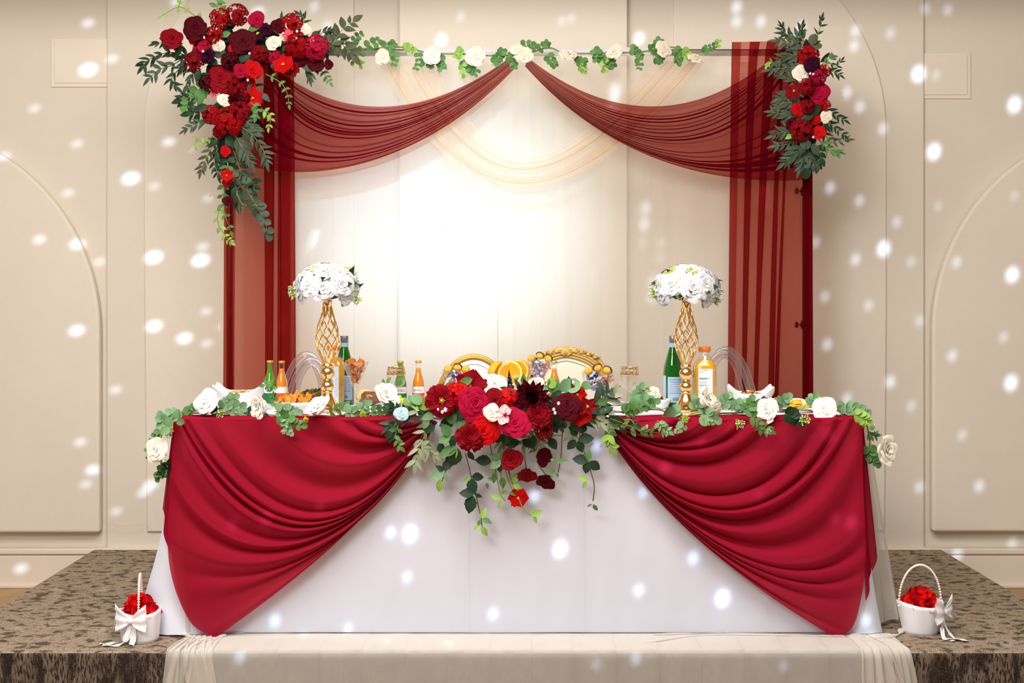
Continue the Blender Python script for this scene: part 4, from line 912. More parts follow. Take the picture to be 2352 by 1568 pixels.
# ---------------------------------------------------------------- centre arrangement on the table edge
YC = 4.965
A = Arr('centre_flower_arrangement', 'cascading centrepiece of red, crimson and burgundy roses spilling over the middle of the table', 'flowers', P(1190, 960, YC+.08))
A.add('foam_cage', mesh('foam_cage', *tube([P(960, 945, YC+.09), P(1040, 935, YC+.08), P(1200, 935, YC+.08), P(1340, 935, YC+.08), P(1400, 945, YC+.09)], [.012, .035, .05, .035, .012], 10), G_dark))
for k, x, y, r_, m_, dz in [('peony',1013,921,33,F_dark,.05),('hydrangea',1051,907,23,F_red,.02),('rosebud',1061,893,11,F_orred,.04),('poppy',1080,888,33,F_dark,.0),('full_rose',1089,926,37,F_crim,.06),('full_rose',1137,922,27,F_dark,.05),('side_rose',1137,889,30,F_ivory,-.02),
 ('hydrangea',1168,917,20,F_red,.04),('hydrangea',1176,937,22,F_red,.03),('rose',1129,949,19,F_cream,.09),('orchid',1158,952,20,F_blush,.12),('full_rose',1112,988,33,F_red,.07),('carnation',1079,1004,31,F_dark,.09),('full_rose',1184,975,33,F_crim,.09),('dahlia',1222,916,46,F_wine,.05),
 ('carnation',1236,957,30,F_dark,.08),('full_rose',1303,934,30,F_burg,.06),('poppy',1330,950,26,F_red,.03),('poinsettia',1348,933,23,F_dark,.05),('poppy',1326,906,18,F_red,.02),('side_rose',1232,884,18,F_cream,-.02),('rose',922,949,16,G_blue,.02),('rosebud',1176,1056,24,F_dark,.03),('hydrangea',1250,990,16,F_dark,.05)]:
    A.flower(k, x, y, r_, m_, YC, fwd=dz, mat2=(F_crim if k == 'orchid' else G_yel if k in ('peony', 'poppy', 'poinsettia') else G_stem if k == 'hydrangea' else None), tilt=(R.uniform(-.2, .2), -1, R.uniform(.05, .35)))
# hanging blooms on long stems
YH = 4.955
for x, y, r_, m_, t_, top in ((1209,1084,22,F_dark,(.1,-.7,-.7),(1205,1010)),(1243,1050,20,F_burg,(.5,-.8,.1),(1222,1000)),(1255,1100,21,F_burg,(-.2,-.8,-.6),(1228,1040)),(1190,1142,20,F_red,(0,-1,-.2),(1168,1080)),(1258,1049,10,F_burg,(.7,-.6,0),(1240,1020))):
    A.add('stem', mesh('stem', *tube(catmull([P(top[0], top[1], YH+.01), P((x+top[0])/2-2, (y+top[1])/2, YH+.005), P(x, y-8, YH+.012)], 8), .0028, 6), G_stem))
    A.flower('poppy' if m_ is F_red else 'side_rose', x, y, r_, m_, YH+.005, tilt=t_)
Lc = lambda pts, kind, mat, L, n, **kw: A.spray(pts, YH+kw.pop('dy', .0), kind, mat, L, n, **kw)
# big rose leaves among the blooms: (x, y, angle, length, kind, material)
for (x, y, a, L, kd, m_) in ((1050,955,160,40,'serrated',G_dark),(1045,962,205,38,'serrated',G_dark),(1054,966,75,42,'oval',G_dark),(1040,975,100,36,'serrated',G_mid),(1050,985,40,40,'serrated',G_mid),(1033,1002,120,34,'serrated',G_mid),(1035,1003,200,30,'serrated',G_mid),(1035,1003,-70,26,'serrated',G_dark),
 (1035,1003,-20,24,'oval',G_dark),(1048,1028,-100,26,'oval',G_lite),(1050,1028,200,44,'oval',G_mid),(1052,1030,-110,44,'serrated',G_dark),(1075,1035,-60,26,'oval',G_dark),(1085,870,200,36,'oval',G_mid),(1020,890,20,30,'oval',G_mid),
 (1150,1015,130,32,'serrated',G_dark),(1155,1020,60,38,'serrated',G_dark),(1160,1020,10,34,'serrated',G_dark),(1148,1055,150,26,'oval',G_mid),(1150,1058,60,36,'oval',G_mid),(1152,1058,-150,30,'serrated',G_euca),(1150,1058,-50,26,'oval',G_euca),(1148,1060,-90,24,'serrated',G_dark),
 (1182,870,-60,32,'lance',G_olive),(1180,905,0,40,'oval',G_dark),(1170,897,160,22,'oval',G_dark),(1200,880,80,22,'oval',G_mid),(1290,900,60,34,'round',G_euca),(1275,890,130,26,'round',G_lite),(1270,905,90,36,'round',G_mid),(1300,895,30,36,'round',G_euca),(1285,910,-90,28,'oval',G_euca),(1262,888,190,22,'oval',G_euca),(1278,912,-60,24,'oval',G_euca),
 (1295,905,-20,34,'serrated',G_dark),(1270,925,60,34,'serrated',G_dark),(1310,895,100,30,'oval',G_dark),(1265,965,-60,32,'serrated',G_dark),(1270,960,-30,34,'serrated',G_dark),(1290,965,-80,30,'serrated',G_grey),(1310,970,-40,34,'oval',G_dark),(1340,965,-20,34,'oval',G_dark),(1355,950,20,32,'oval',G_dark),
 (1330,950,45,34,'lance',G_grey),(1350,960,-50,34,'oval',G_grey),(1375,950,30,36,'oval',G_dark),(1395,960,-10,36,'oval',G_dark),(1370,925,10,30,'oval',G_mid),(1340,895,60,22,'round',G_mid),(1325,885,150,20,'oval',G_mid),
 (1000,950,200,34,'oval',G_euca),(990,935,170,36,'oval',G_lite),(970,925,150,30,'round',G_euca),(985,960,240,30,'oval',G_euca),(960,945,190,36,'lance',G_sage),(1000,975,220,30,'oval',G_dark),(955,935,110,26,'oval',G_mid),(1200,1010,-30,30,'serrated',G_dark),(1225,1000,-90,30,'oval',G_dark)):
    A.leaf(kd, x, y, a, L, m_, YC-.035 if y > 965 else YC-.02)
# side sprays
Lc([(985, 950), (950, 948), (915, 958), (895, 975)], 'lance', G_grey, 40, 6, spread=40, stem=G_brown)
Lc([(960, 955), (925, 945), (900, 935)], 'oval', G_dark, 28, 4, spread=45)
Lc([(985, 955), (978, 985), (965, 1010), (975, 1030)], 'lance', G_sage, 34, 4, spread=45, stem=G_brown)
Lc([(975, 1000), (960, 1035), (955, 1060)], 'lance', G_sage, 44, 4, spread=35, stem=G_stem)
Lc([(990, 1000), (985, 1030), (1000, 1045)], 'lance', G_sage, 40, 3, spread=45, stem=G_stem)
Lc([(915, 975), (908, 1005), (920, 1025)], 'oval', G_mid, 22, 4, spread=60, stem=G_stem)
Lc([(915, 960), (905, 980), (900, 995)], 'oval', G_dark, 32, 3, spread=30)
Lc([(1360, 935), (1380, 915), (1395, 905)], 'lance', G_grey, 46, 4, spread=45, stem=G_stem)
Lc([(1355, 945), (1395, 930), (1410, 905)], 'oval', G_sage, 34, 4, spread=55, stem=G_stem)
Lc([(1345, 960), (1385, 955), (1420, 975), (1450, 978)], 'oval', G_dark, 34, 5, spread=50, stem=G_stem)
Lc([(1340, 955), (1370, 965), (1400, 975)], 'lance', G_sage, 44, 4, spread=35, stem=G_stem)
Lc([(1395, 965), (1400, 990), (1398, 1010)], 'oval', G_mid, 24, 3, spread=45, stem=G_stem)
Lc([(1400, 990), (1398, 1010), (1408, 1030)], 'oval', G_lite, 26, 3, spread=50, stem=G_stem)
Lc([(1230, 985), (1215, 1000), (1210, 1010)], 'lance', G_sage, 46, 3, spread=50)
Lc([(1225, 990), (1240, 1010), (1235, 1030)], 'lance', G_sage, 42, 4, spread=45)
Lc([(1290, 970), (1310, 985), (1312, 1000)], 'lance', G_sage, 42, 4, spread=40)
Lc([(1150, 990), (1150, 1005), (1155, 1020)], 'lance', G_sage, 36, 3, spread=40)
# trailing stems with leaf groups: (stem points, [(x, y, angle, length, material), ...])
TR = [([(1045,1030),(1035,1060),(1022,1085),(1012,1115)],[(1020,1080,150,22,G_dark),(1020,1080,60,30,G_dark),(1018,1083,200,34,G_euca),(1022,1085,-75,22,G_euca),(1012,1100,-100,30,G_lite),(1015,1040,100,26,G_dark),(1038,1045,240,26,G_dark)]),
 ([(1068,1040),(1078,1075),(1084,1105),(1092,1130),(1098,1160),(1105,1190),(1108,1225)],[(1083,1095,0,28,G_dark),(1082,1098,-80,36,G_dark),(1082,1097,200,20,G_lite),(1088,1135,170,32,G_dark),(1086,1138,-105,40,G_dark),(1090,1135,-20,18,G_dark),(1105,1190,65,26,G_lite),(1107,1193,-15,24,G_mid),(1105,1193,-120,16,G_mid),(1104,1208,200,18,G_lite),(1106,1208,-60,26,G_lite),(1120,1098,-10,16,G_mid),(1118,1108,-80,14,G_mid)]),
 ([(1124,1012),(1130,1045),(1138,1080),(1148,1130),(1160,1150)],[(1128,1060,170,36,G_dark),(1135,1085,-90,24,G_mid),(1150,1145,160,24,G_lite),(1152,1150,-110,18,G_lite)]),
 ([(1150,1080),(1152,1110),(1155,1125)],[(1152,1095,-80,28,G_mid)]),([(1160,1075),(1172,1115),(1180,1128)],[(1178,1108,60,26,G_lite),(1178,1112,-30,24,G_lite),(1165,1128,200,16,G_mid),(1170,1130,-20,18,G_mid)]),
 ([(1190,1140),(1200,1165),(1215,1180),(1222,1184)],[(1220,1183,20,28,G_lite),(1226,1184,-70,18,G_lite)]),
 ([(1292,985),(1290,1020),(1288,1050),(1282,1085)],[(1280,1060,10,22,G_mid),(1275,1055,110,16,G_mid),(1275,1052,200,12,G_lite),(1275,1085,150,24,G_mid),(1278,1085,-70,12,G_mid),(1270,1095,190,14,G_mid)]),
 ([(1290,1000),(1275,1000),(1262,1005)],[(1262,1000,110,28,G_dark),(1262,1005,-60,30,G_dark),(1258,990,100,26,G_dark)]),
 ([(1330,975),(1335,1020),(1345,1045),(1350,1058),(1356,1080),(1365,1115),(1362,1150)],[(1335,995,70,26,G_dark),(1325,1000,120,30,G_dark),(1328,1010,10,36,G_dark),(1328,1012,-70,28,G_dark),(1322,1010,-130,28,G_dark),(1350,1058,170,34,G_dark),(1350,1058,80,26,G_mid),(1350,1060,-100,28,G_dark),(1353,1060,-35,32,G_dark),(1350,1102,160,24,G_lite),(1348,1105,-120,18,G_lite),(1360,1158,200,12,G_mid),(1362,1158,-55,18,G_mid)]),
 ([(1500,985),(1470,990),(1450,965),(1430,965)],[(1450,985,-60,20,G_mid),(1440,975,200,16,G_lite),(1475,990,-40,20,G_mid),(1480,988,60,16,G_lite)])]
for pts, lv in TR:
    m_ = 20; q = catmull([P(a, b, YH) for a, b in pts], m_); so = A.add('stem', mesh('stem', *tube(q, .0022, 5), G_brown if len(lv) > 5 else G_stem))
    for x, y, a, L, mt in lv: A.leaf('serrated' if (mt is G_dark and L > 24) else 'oval', x, y, a, L, mt, YH-.004, sub=so, nrm=Vector((R.uniform(-.3, .3), -1, R.uniform(0, .5))))
for x, y, r_ in ((1023, 941, 5), (1016, 946, 4), (1006, 940, 3), (1283, 926, 4), (1272, 940, 4), (1275, 948, 4), (1317, 878, 4)): A.crystal(x, y, r_, YC-.10)
A.florets(1185, 880, 12, 'white', YC+.05, (0, -.4, 1)); A.florets(1200, 885, 10, 'white', YC+.05, (.3, -.4, 1))
# ================================================================ things behind the table: chairs
def Z0(py, Y): return Z_(py, Y)
def chair_gold(cx, ytop, hw, Y, label, carved):
    x = X_(cx, Y); zt_ = Z_(ytop, Y); w_ = hw*Y/F
    T = Thing('gold_chair', label, 'chair', (x, Y-.25, 0))
    zb = zt_-(.52 if carved else .50); zc = (zt_+zb)/2; h = (zt_-zb)/2; e = 2.9 if carved else 2.0
    def ring(s, t_, dy=0., n=72):
        pts = []
        for i in range(n):
            a = 2*PI*i/n; c, s_ = math.cos(a), math.sin(a)
            ee = e if s_ > 0 else 2.1
            rx = abs(c)**(2/ee)*(1 if c > 0 else -1); rz = abs(s_)**(2/ee)*(1 if s_ > 0 else -1)
            bump = .012*max(0, 1-abs(c)*2.5)**2 if (carved and s_ > 0) else 0
            pts.append(Vector((x+rx*(w_-t_)*s, Y+dy, zc+rz*(h-t_)*s+bump)))
        return pts
    m_ = M_goldp if carved else M_goldd
    mb = MB()
    if carved:
        for t_, r_, dy in ((.010, .0095, 0), (.022, .006, -.010), (.031, .0075, -.006), (.043, .005, -.008)): mb.add(*tube(ring(1, t_, dy), r_, 8, True))
        mb.add(*tube(ring(1, .026, .008), .017, 8, True))
    else:
        for t_, r_, dy in ((.009, .009, 0), (.021, .008, .002), (.016, .005, -.008)): mb.add(*tube(ring(1, t_, dy), r_, 8, True))
    T.add('back_frame', mb.mesh('back_frame', m_))
    inner = ring(1, .028 if not carved else .045, -.002); V = [Vector((x, Y-.016, zc))]
    for k in (.5, .85, 1.0): V += [Vector((x+(p.x-x)*k, Y-.002-.014*(1-k**3), zc+(p.z-zc)*k)) for p in inner]
    n = len(inner); Fc = [(0, 1+i, 1+(i+1) % n) for i in range(n)]
    for r_ in range(2): Fc += [(1+r_*n+i, 1+(r_+1)*n+i, 1+(r_+1)*n+(i+1) % n, 1+r_*n+(i+1) % n) for i in range(n)]
    up = M_satin if not carved else principled('ivory_upholstery', (236, 228, 204), .45, var=.02)
    b = T.add('upholstered_back', mesh('upholstered_back', V, Fc, up))
    pts = [Vector((x+(p.x-x)*.93, Y-.008, zc+(p.z-zc)*.93)) for p in inner]
    T.add('piping', mesh('piping', *tube(pts, .0028, 6, True), up), sub=b)
    if carved:
        cr = MB(); ztp = zt_-.010
        cr.add(*sph(.026, 12, 8, sx=1, sy=.35, sz=.8, c=(x, Y-.012, ztp-.004)))
        for k in range(7):
            a = PI*(.15+.7*k/6); cr.add(*tube([(x, Y-.016, ztp-.022), (x+.026*math.cos(a), Y-.022, ztp-.02+.03*math.sin(a))], [.003, .0045], 5))
        for s in (-1, 1):
            for k in range(4):
                px = x+s*(.040+.030*k); pz = ztp-.001-.004*k-.0035*k*k*.5
                cr.add(*sph(.017-.002*k, 9, 6, sx=1.25, sy=.5, sz=.55, c=(px, Y-.012, pz)))
                for j in (-1, 0, 1): cr.add(*tube([(px-s*.012, Y-.018, pz-.002), (px+s*.010, Y-.018, pz+.006+.005*j)], [.003, .0012], 4))
                cr.add(*sph(.0055, 7, 5, c=(px+s*.015, Y-.016, pz+.004)))
        T.add('carved_crest', cr.mesh('carved_crest', m_))
    mb = MB(); mb.add(*lathe([(.001, 0), (.17, 0), (.19, .02), (.185, .055), (.13, .075), (.001, .082)], 32), M=Matrix.Translation((x, Y-.26, .415)) @ Matrix.Diagonal((1, 1, 1, 1)))
    T.add('seat', mb.mesh('seat', up))
    T.add('seat_rail', mesh('seat_rail', *tube([(x+0.18*math.cos(a*PI/16), Y-.26+0.18*math.sin(a*PI/16), .415) for a in range(32)], .018, 8, True), m_))
    for sx in (-1, 1):
        T.add('leg', mesh('leg', *tube([(x+sx*.15, Y-.42, .41), (x+sx*.155, Y-.43, .2), (x+sx*.15, Y-.43, .003)], [.022, .015, .010], 10), m_))
        T.add('leg', mesh('leg', *tube([(x+sx*.14, Y-.09, .41), (x+sx*.15, Y-.04, .2), (x+sx*.15, Y+.0, .003)], [.022, .015, .010], 10), m_))
        T.add('back_support', mesh('back_support', *tube([(x+sx*.12, Y-.09, .43), (x+sx*.12, Y-.02, zb+.06)], .011, 8), m_))
    return T
chair_gold(1088, 812, 93, 6.26, 'gold-framed chair with a plain rounded white back behind the left candy glass', False)
chair_gold(1300, 801, 108, 6.22, 'gold-framed chair with a carved crest and ivory back behind the table centre', True)
def chair_clear(cx, Y, hoops, label):
    x = X_(cx, Y); T = Thing('acrylic_chair', label, 'chair', (x, Y-.2, 0))
    for (hx, top, rx, dy, r_) in hoops:
        zt_ = Z_(top, Y+dy); pts = []; hh = zt_-.47; xx = X_(hx, Y+dy); rw = rx*Y/F
        for i in range(41):
            a = PI*i/40; pts.append(Vector((xx+rw*math.cos(a), Y+dy-.06*(1-math.sin(a)), .47+hh*math.sin(a)**.8)))
        T.add('back_hoop', mesh('back_hoop', *tube(pts, r_, 12), M_acr))
    mb = MB(); mb.add(*lathe([(.001, 0), (.20, 0), (.212, .012), (.20, .03), (.001, .034)], 32), M=Matrix.Translation((x, Y-.24, .44)))
    T.add('seat', mb.mesh('seat', M_acr))
    for sx in (-1, 1):
        for sy in (-1, 1): T.add('leg', mesh('leg', *tube([(x+sx*.13, Y-.24+sy*.13, .44), (x+sx*.17, Y-.24+sy*.17, .003)], [.018, .012], 10), M_acr))
chair_clear(706, 6.2, [(706, 812, 66, 0, .012), (716, 824, 62, -.02, .010), (708, 832, 42, .02, .009), (716, 838, 42, -.01, .008)], 'clear acrylic chair with looped back behind the left soda bottles')
chair_clear(1668, 6.2, [(1668, 801, 72, 0, .012), (1664, 808, 66, -.02, .011), (1664, 818, 48, .02, .009)], 'clear acrylic chair with looped back behind the right juice bottle')
# ================================================================ things on the table
def text_mesh(txt, size, bend_r, mat, name='label_text'):
    cu = bpy.data.curves.new('t', 'FONT'); cu.body = txt; cu.size = size; cu.align_x = 'CENTER'; cu.align_y = 'CENTER'; cu.resolution_u = 2
    ob = bpy.data.objects.new('t', cu); COL.objects.link(ob); dg = bpy.context.evaluated_depsgraph_get(); dg.update()
    me = bpy.data.meshes.new_from_object(ob.evaluated_get(dg)); bpy.data.objects.remove(ob)
    for v in me.vertices:
        x, y = v.co.x, v.co.y
        if bend_r: a = x/bend_r; v.co = Vector((bend_r*math.sin(a), -bend_r*math.cos(a), y))
        else: v.co = Vector((x, 0, y))
    me.materials.clear(); me.materials.append(mat); me.name = name; return me
def wrap(r_, z0, z1, a0, a1, mat, name='label'):
    V, Fc = grid(lambda u, v: Vector((r_*math.sin(math.radians(a0+(a1-a0)*u)), -r_*math.cos(math.radians(a0+(a1-a0)*u)), z0+(z1-z0)*v)), 16, 1)
    return mesh(name, V, Fc, mat)
def TM(p): return Matrix.Translation(p)
_bt = {}
def soda(px, pyb, ptop, colour, label, text=True, group=None, rot=0.):
    p, s = tab(px, pyb); h = (pyb-ptop)*s; k = h/.2; T = Thing('soda_bottle', label, 'bottle', p, group)
    prof = [(.001, 0), (.026, 0), (.0285, .006), (.0285, .085), (.026, .105), (.016, .135), (.0125, .155), (.0122, .188), (.0135, .19), (.0135, .197)]
    prof = [(r_*k*1.0, z*k) for r_, z in prof]; M = TM(p) @ Matrix.Rotation(rot, 4, 'Z')
    glass = M_greenpale if colour == 'green' else M_glass
    T.add('glass_body', mesh('glass_body', *lathe(prof, 28), glass), M)
    if colour == 'orange':
        lp = [(.001, .003*k)]+[(r_-.0018*k, z) for r_, z in prof[1:8] if z < .165*k]+[(.0105*k, .163*k), (.001, .1632*k)]
        T.add('drink', mesh('drink', *lathe(lp, 28), M_orange_l), M, label='orange soda')
    else:
        lp = [(.001, .003*k)]+[(r_-.0018*k, z) for r_, z in prof[1:8] if z < .165*k]+[(.001, .16*k)]
        T.add('drink', mesh('drink', *lathe(lp, 28), thinglass('green_soda', (150, 220, 100), .3, (90, 190, 40), .1)), M, label='pale green soda')
    cp = [(.0142*k, .188*k), (.0148*k, .192*k), (.0142*k, .199*k), (.001, .2*k)]
    T.add('crown_cap', mesh('crown_cap', *lathe(cp, 24), M_goldd), M)
    r1 = .0290*k
    lb = T.add('label', wrap(r1, .048*k, .078*k, -95, 95, M_labelw), M, label='white upper label band')
    T.add('label', wrap(r1, .006*k, .048*k, -95, 95, M_labelr if colour == 'orange' else M_labelg), M, label='coloured lower label band')
    if text:
        me = text_mesh('sarıkız', .019*k, r1+.0004, M_redink); T.add('label_text', me, M @ Matrix.Translation((0, 0, .062*k)), sub=lb)
    return T
soda(620, 925, 827, 'green', 'small green glass soda bottle left of the orange one near the left chips', False)
soda(647, 925, 828, 'orange', 'small orange soda bottle beside the green one near the left chips', False)
soda(920, 926, 828, 'green', 'small green soda bottle behind the gold-rimmed glass left of centre')
soda(961, 925, 827, 'orange', 'orange soda bottle with a red and white label left of the gold chair', rot=-.15)
soda(1273, 925, 828, 'orange', 'orange soda bottle behind the tall candy glass near the centre')
soda(1240, 920, 850, 'green', 'green soda bottle hidden behind the tall candy glass', False)
def water_bottle(px, pyb, ptop, label):
    p, s = tab(px, pyb); h = (pyb-ptop)*s; k = h/.29; T = Thing('water_bottle', label, 'bottle', p); M = TM(p)
    prof = [(r_*k, z*k) for r_, z in [(.001, .004), (.036, 0), (.040, .006), (.040, .135), (.037, .165), (.024, .215), (.0155, .245), (.014, .272), (.0155, .275), (.0155, .278)]]
    T.add('glass_body', mesh('glass_body', *lathe(prof, 32), M_greenglass), M)
    lp = [(.001, .006*k)]+[(r_-.003*k, z+.002*k) for r_, z in prof[2:6]]+[(.001, .222*k)]
    T.add('drink', mesh('drink', *lathe(lp, 28), M_greenglass), M)
    T.add('neck_label', wrap(.0168*k, .244*k, .262*k, -180, 180, M_labelb), M)
    T.add('screw_cap', mesh('screw_cap', *lathe([(.016*k, .264*k), (.0168*k, .266*k), (.0168*k, .288*k), (.0155*k, .29*k), (.001, .29*k)], 24), M_metal), M)
    r1 = .0406*k; lb = T.add('label', wrap(r1, .022*k, .125*k, -38, 62, M_labelb), M, label='pale blue information label')
    T.add('label', wrap(r1, .022*k, .13*k, -100, -52, M_labelb), M)
    me = text_mesh('Nutrition Facts', .0085*k, r1+.0005, M_ink); T.add('label_text', me, M @ Matrix.Rotation(.12, 4, 'Z') @ Matrix.Translation((0, 0, .115*k)), sub=lb)
    mb = MB()
    for i in range(6):
        z = (.104-.009*i)*k; V, Fc = grid(lambda u, v: Vector(((r1+.0005)*math.sin(math.radians(-26+70*u)), -(r1+.0005)*math.cos(math.radians(-26+70*u)), z+v*(.0015 if i in (0, 5) else .0006)*k)), 8, 1); mb.add(V, Fc)
    for i in range(9):
        a = -10+i*4; V, Fc = grid(lambda u, v: Vector(((r1+.0005)*math.sin(math.radians(a+u*(1+i % 3)))*1, -(r1+.0005)*math.cos(math.radians(a+u*(1+i % 3))), (.028+.014*v)*k)), 1, 1); mb.add(V, Fc)
    T.add('label_lines', mb.mesh('label_lines', M_ink), M, sub=lb)
water_bottle(791, 929, 771, 'tall green glass water bottle beside the left gold vase')
water_bottle(1546, 935, 771, 'tall green glass water bottle beside the right gold vase')
def juice(px, pyb, ptop, wpx, label):
    p, s = tab(px, pyb); h = (pyb-ptop)*s; w_ = wpx*s/2; T = Thing('juice_bottle', label, 'bottle', p); M = TM(p)
    def sq(prof, n=40):
        V = []; Fc = []
        for r_, z, e in prof:
            for k in range(n):
                a = 2*PI*k/n; c, s_ = math.cos(a), math.sin(a); q = 2/e
                V.append(Vector((r_*abs(c)**q*(1 if c > 0 else -1), r_*abs(s_)**q*(1 if s_ > 0 else -1), z)))
        for j in range(len(prof)-1):
            for k in range(n): Fc.append((j*n+k, j*n+(k+1) % n, (j+1)*n+(k+1) % n, (j+1)*n+k))
        Fc.append(tuple(reversed(range(n)))); Fc.append(tuple(range((len(prof)-1)*n, len(prof)*n))); return V, Fc
    pr = [(w_*.9, 0, 4), (w_*.99, .006, 4), (w_, h*.3, 4), (w_, h*.62, 4), (w_*.96, h*.70, 3.2), (w_*.72, h*.80, 2.4), (w_*.50, h*.855, 2), (w_*.46, h*.88, 2), (w_*.46, h*.93, 2)]
    T.add('plastic_body', mesh('plastic_body', *sq([(r_*1.0, z, e) for r_, z, e in pr]), M_glass), M)
    T.add('drink', mesh('drink', *sq([(r_-.0015, z+.002 if z < .01 else z, e) for r_, z, e in pr if z < h*.83]), M_juice), M, label='orange juice')
    T.add('screw_cap', mesh('screw_cap', *lathe([(w_*.50, h*.925), (w_*.53, h*.93), (w_*.53, h*.992), (w_*.49, h), (.001, h)], 30), M_cap), M, label='orange screw cap')
    T.add('neck_ring', mesh('neck_ring', *lathe([(w_*.47, h*.90), (w_*.53, h*.905), (w_*.53, h*.913), (w_*.47, h*.918)], 30), M_glass), M)
    lw = w_*1.22; x0 = -lw/2-.002
    lb = T.add('label', mesh('label', *box(x0, x0+lw, -w_-.0012, -w_+.0005, h*.05, h*.66), M_label, smooth=False), M, label='white information label'); bevel(lb, .003, 3)
    T.add('label_text', text_mesh('Nutrition Facts', .0062, 0, M_ink), M @ Matrix.Translation((x0+lw*.40, -w_-.0018, h*.52)), sub=lb)
    mb = MB(); y = -w_-.0016
    for i, (zz, t_) in enumerate(((.50, .0022), (.465, .0006), (.445, .0006), (.425, .0006), (.40, .0018), (.375, .0006), (.35, .0006), (.325, .0006), (.30, .002), (.27, .0006), (.25, .0006))):
        mb.add(*box(x0+lw*.06, x0+lw*.62, y, y+.0004, h*zz, h*zz+t_))
    for i in range(14): mb.add(*box(x0+lw*(.72+.05*(i % 3)), x0+lw*(.745+.05*(i % 3)), y, y+.0004, h*(.12+.03*i), h*(.12+.03*i)+.003))
    mb.add(*box(x0+lw*.3, x0+lw*.66, y, y+.0004, h*.635, h*.64)); mb.add(*box(x0+lw*.05, x0+lw*.35, y, y+.0004, h*.605, h*.608))
    T.add('label_lines', mb.mesh('label_lines', M_ink, smooth=False), M, sub=lb)
juice(766, 930, 793, 56, 'orange juice bottle behind the left gold vase')
juice(1618, 942, 796, 54, 'orange juice bottle with a white label right of the right gold vase')
# ---- gold vases with white bouquets
def vase(px, pyb, ptop, label, blabel, seed):
    p, s = tab(px, pyb); h = (pyb-ptop)*s; T = Thing('lattice_vase', label, 'vase', p); M = TM(p); k = h/247
    base = [(.001, 0), (38, 0), (39, 2), (38, 5), (30, 10), (22, 18), (15, 28), (11, 38), (10, 41)]
    T.add('base', mesh('base', *lathe([(r_*k, z*k) for r_, z in base], 36), M_gold), M)
    T.add('ball_stem', mesh('ball_stem', *lathe([(r_*k, z*k) for r_, z in [(10, 40), (12, 42), (12, 44), (9, 46), (13, 50), (15, 56), (13, 62), (9, 65), (12, 68), (9, 71), (9, 74), (14, 79), (16, 86), (14, 93), (9, 97), (13, 100), (13, 103), (10, 105), (10, 108), (.001, 110)]], 32), M_gold), M)
    zs0, zs1 = 106*k, 238*k
    def rad(t): return k*(9+17*math.sin(PI*min(1, (t/.86)))**1.3*(1 if t < .86 else 0)+ (0 if t < .86 else 0))
    def rad(t):
        if t < .40: u = t/.40; return k*(9+17*math.sin(u*PI/2)**1.2)
        u = (t-.40)/.60; return k*(9+17*math.cos(u*PI/2)**1.5)
    for dr in (1, -1):
        for i in range(8):
            a0 = i*PI/4+seed
            pts = []
            for j in range(41):
                t = j/40; tw = 1.15*(3*t*t-2*t*t*t) if t < 1 else 1.15
                a = a0+dr*tw*2.0; r_ = rad(t); pts.append((r_*math.cos(a), r_*math.sin(a), zs0+(zs1-zs0)*t))
            T.add('strand', mesh('strand', *tube(pts, 1.35*k, 6), M_gold), M)
    T.add('collar', mesh('collar', *lathe([(8*k, 232*k), (10.5*k, 233*k), (10.5*k, 245*k), (12*k, 247*k), (9*k, 248*k), (.001, 240*k)], 28), M_gold), M)
    B = Arr('rose_bouquet', blabel, 'flowers', p+Vector((0, 0, h)))
    C_ = p+Vector((0, 0, h+.052)); rr = random.Random(seed*10+3); Rb = .098
    B.add('foam_ball', mesh('foam_ball', *sph(Rb*.72, 16, 10, sz=.55), G_dark), TM(C_-Vector((0, 0, .01))))
    dirs = [(0, -.75, .75), (-.55, -.8, .05), (.5, -.85, .08), (-.95, -.3, .1), (.98, -.25, -.05), (-.55, -.35, .75), (.62, -.35, .62), (.05, -.98, -.02), (0, .2, 1), (-.7, .5, .4), (.7, .5, .4), (0, .9, .3), (-.85, -.45, -.35), (.75, -.6, -.3), (-.4, .6, .7), (.35, -.1, .95)]
    for j, d in enumerate(dirs):
        d = Vector(d).normalized(); d = (d+Vector((rr.uniform(-.1, .1), 0, rr.uniform(-.08, .08)))).normalized()
        q = C_+Vector((d.x*Rb, d.y*Rb, d.z*Rb*.62)); B.add('rose', fmesh('full_rose', F_white, None, j % 3), upframe(q, (d+Vector((0, 0, .1))).normalized(), .050*rr.uniform(.88, 1.08), rr.random()*6))
    for j in range(16):
        a = rr.uniform(-PI, 0); el = rr.uniform(-.45, .9); d = Vector((math.cos(a)*math.cos(el), math.sin(a)*math.cos(el), math.sin(el)))
        q = C_+Vector((d.x*Rb*.85, d.y*Rb*.85, d.z*Rb*.55)); L = .042*rr.uniform(.8, 1.2)
        B.add('floret_sprig', sprigmesh('white' if j % 2 else 'yellow'), upframe(q, d, L, rr.random()*6))
    for j in range(14):
        a = rr.uniform(-PI, .2); el = rr.uniform(-.5, .8); d = Vector((math.cos(a)*math.cos(el), math.sin(a)*math.cos(el), math.sin(el)))
        q = C_+Vector((d.x*Rb*.9, d.y*Rb*.9, d.z*Rb*.55)); B.add('leaf', lmesh('oval', leafmat('deep_green_leaf', (30, 60, 28))), frame(q, (d+Vector((rr.uniform(-.5, .5), 0, rr.uniform(-.5, .3)))), d, .055*rr.uniform(.8, 1.1)))
    for a, L in ((200, .04), (-35, .045), (185, .035), (-60, .03)):
        d = Vector((math.cos(math.radians(a)), -.3, math.sin(math.radians(a)))); q = C_+Vector((d.x*Rb*1.1, -.02, d.z*Rb*.5-.005))
        B.add('floret_sprig', sprigmesh('white'), upframe(q, d, L))
vase(752, 944, 690, 'tall gold lattice vase at the left end of the table', 'dome bouquet of white roses on the left gold vase', .2)
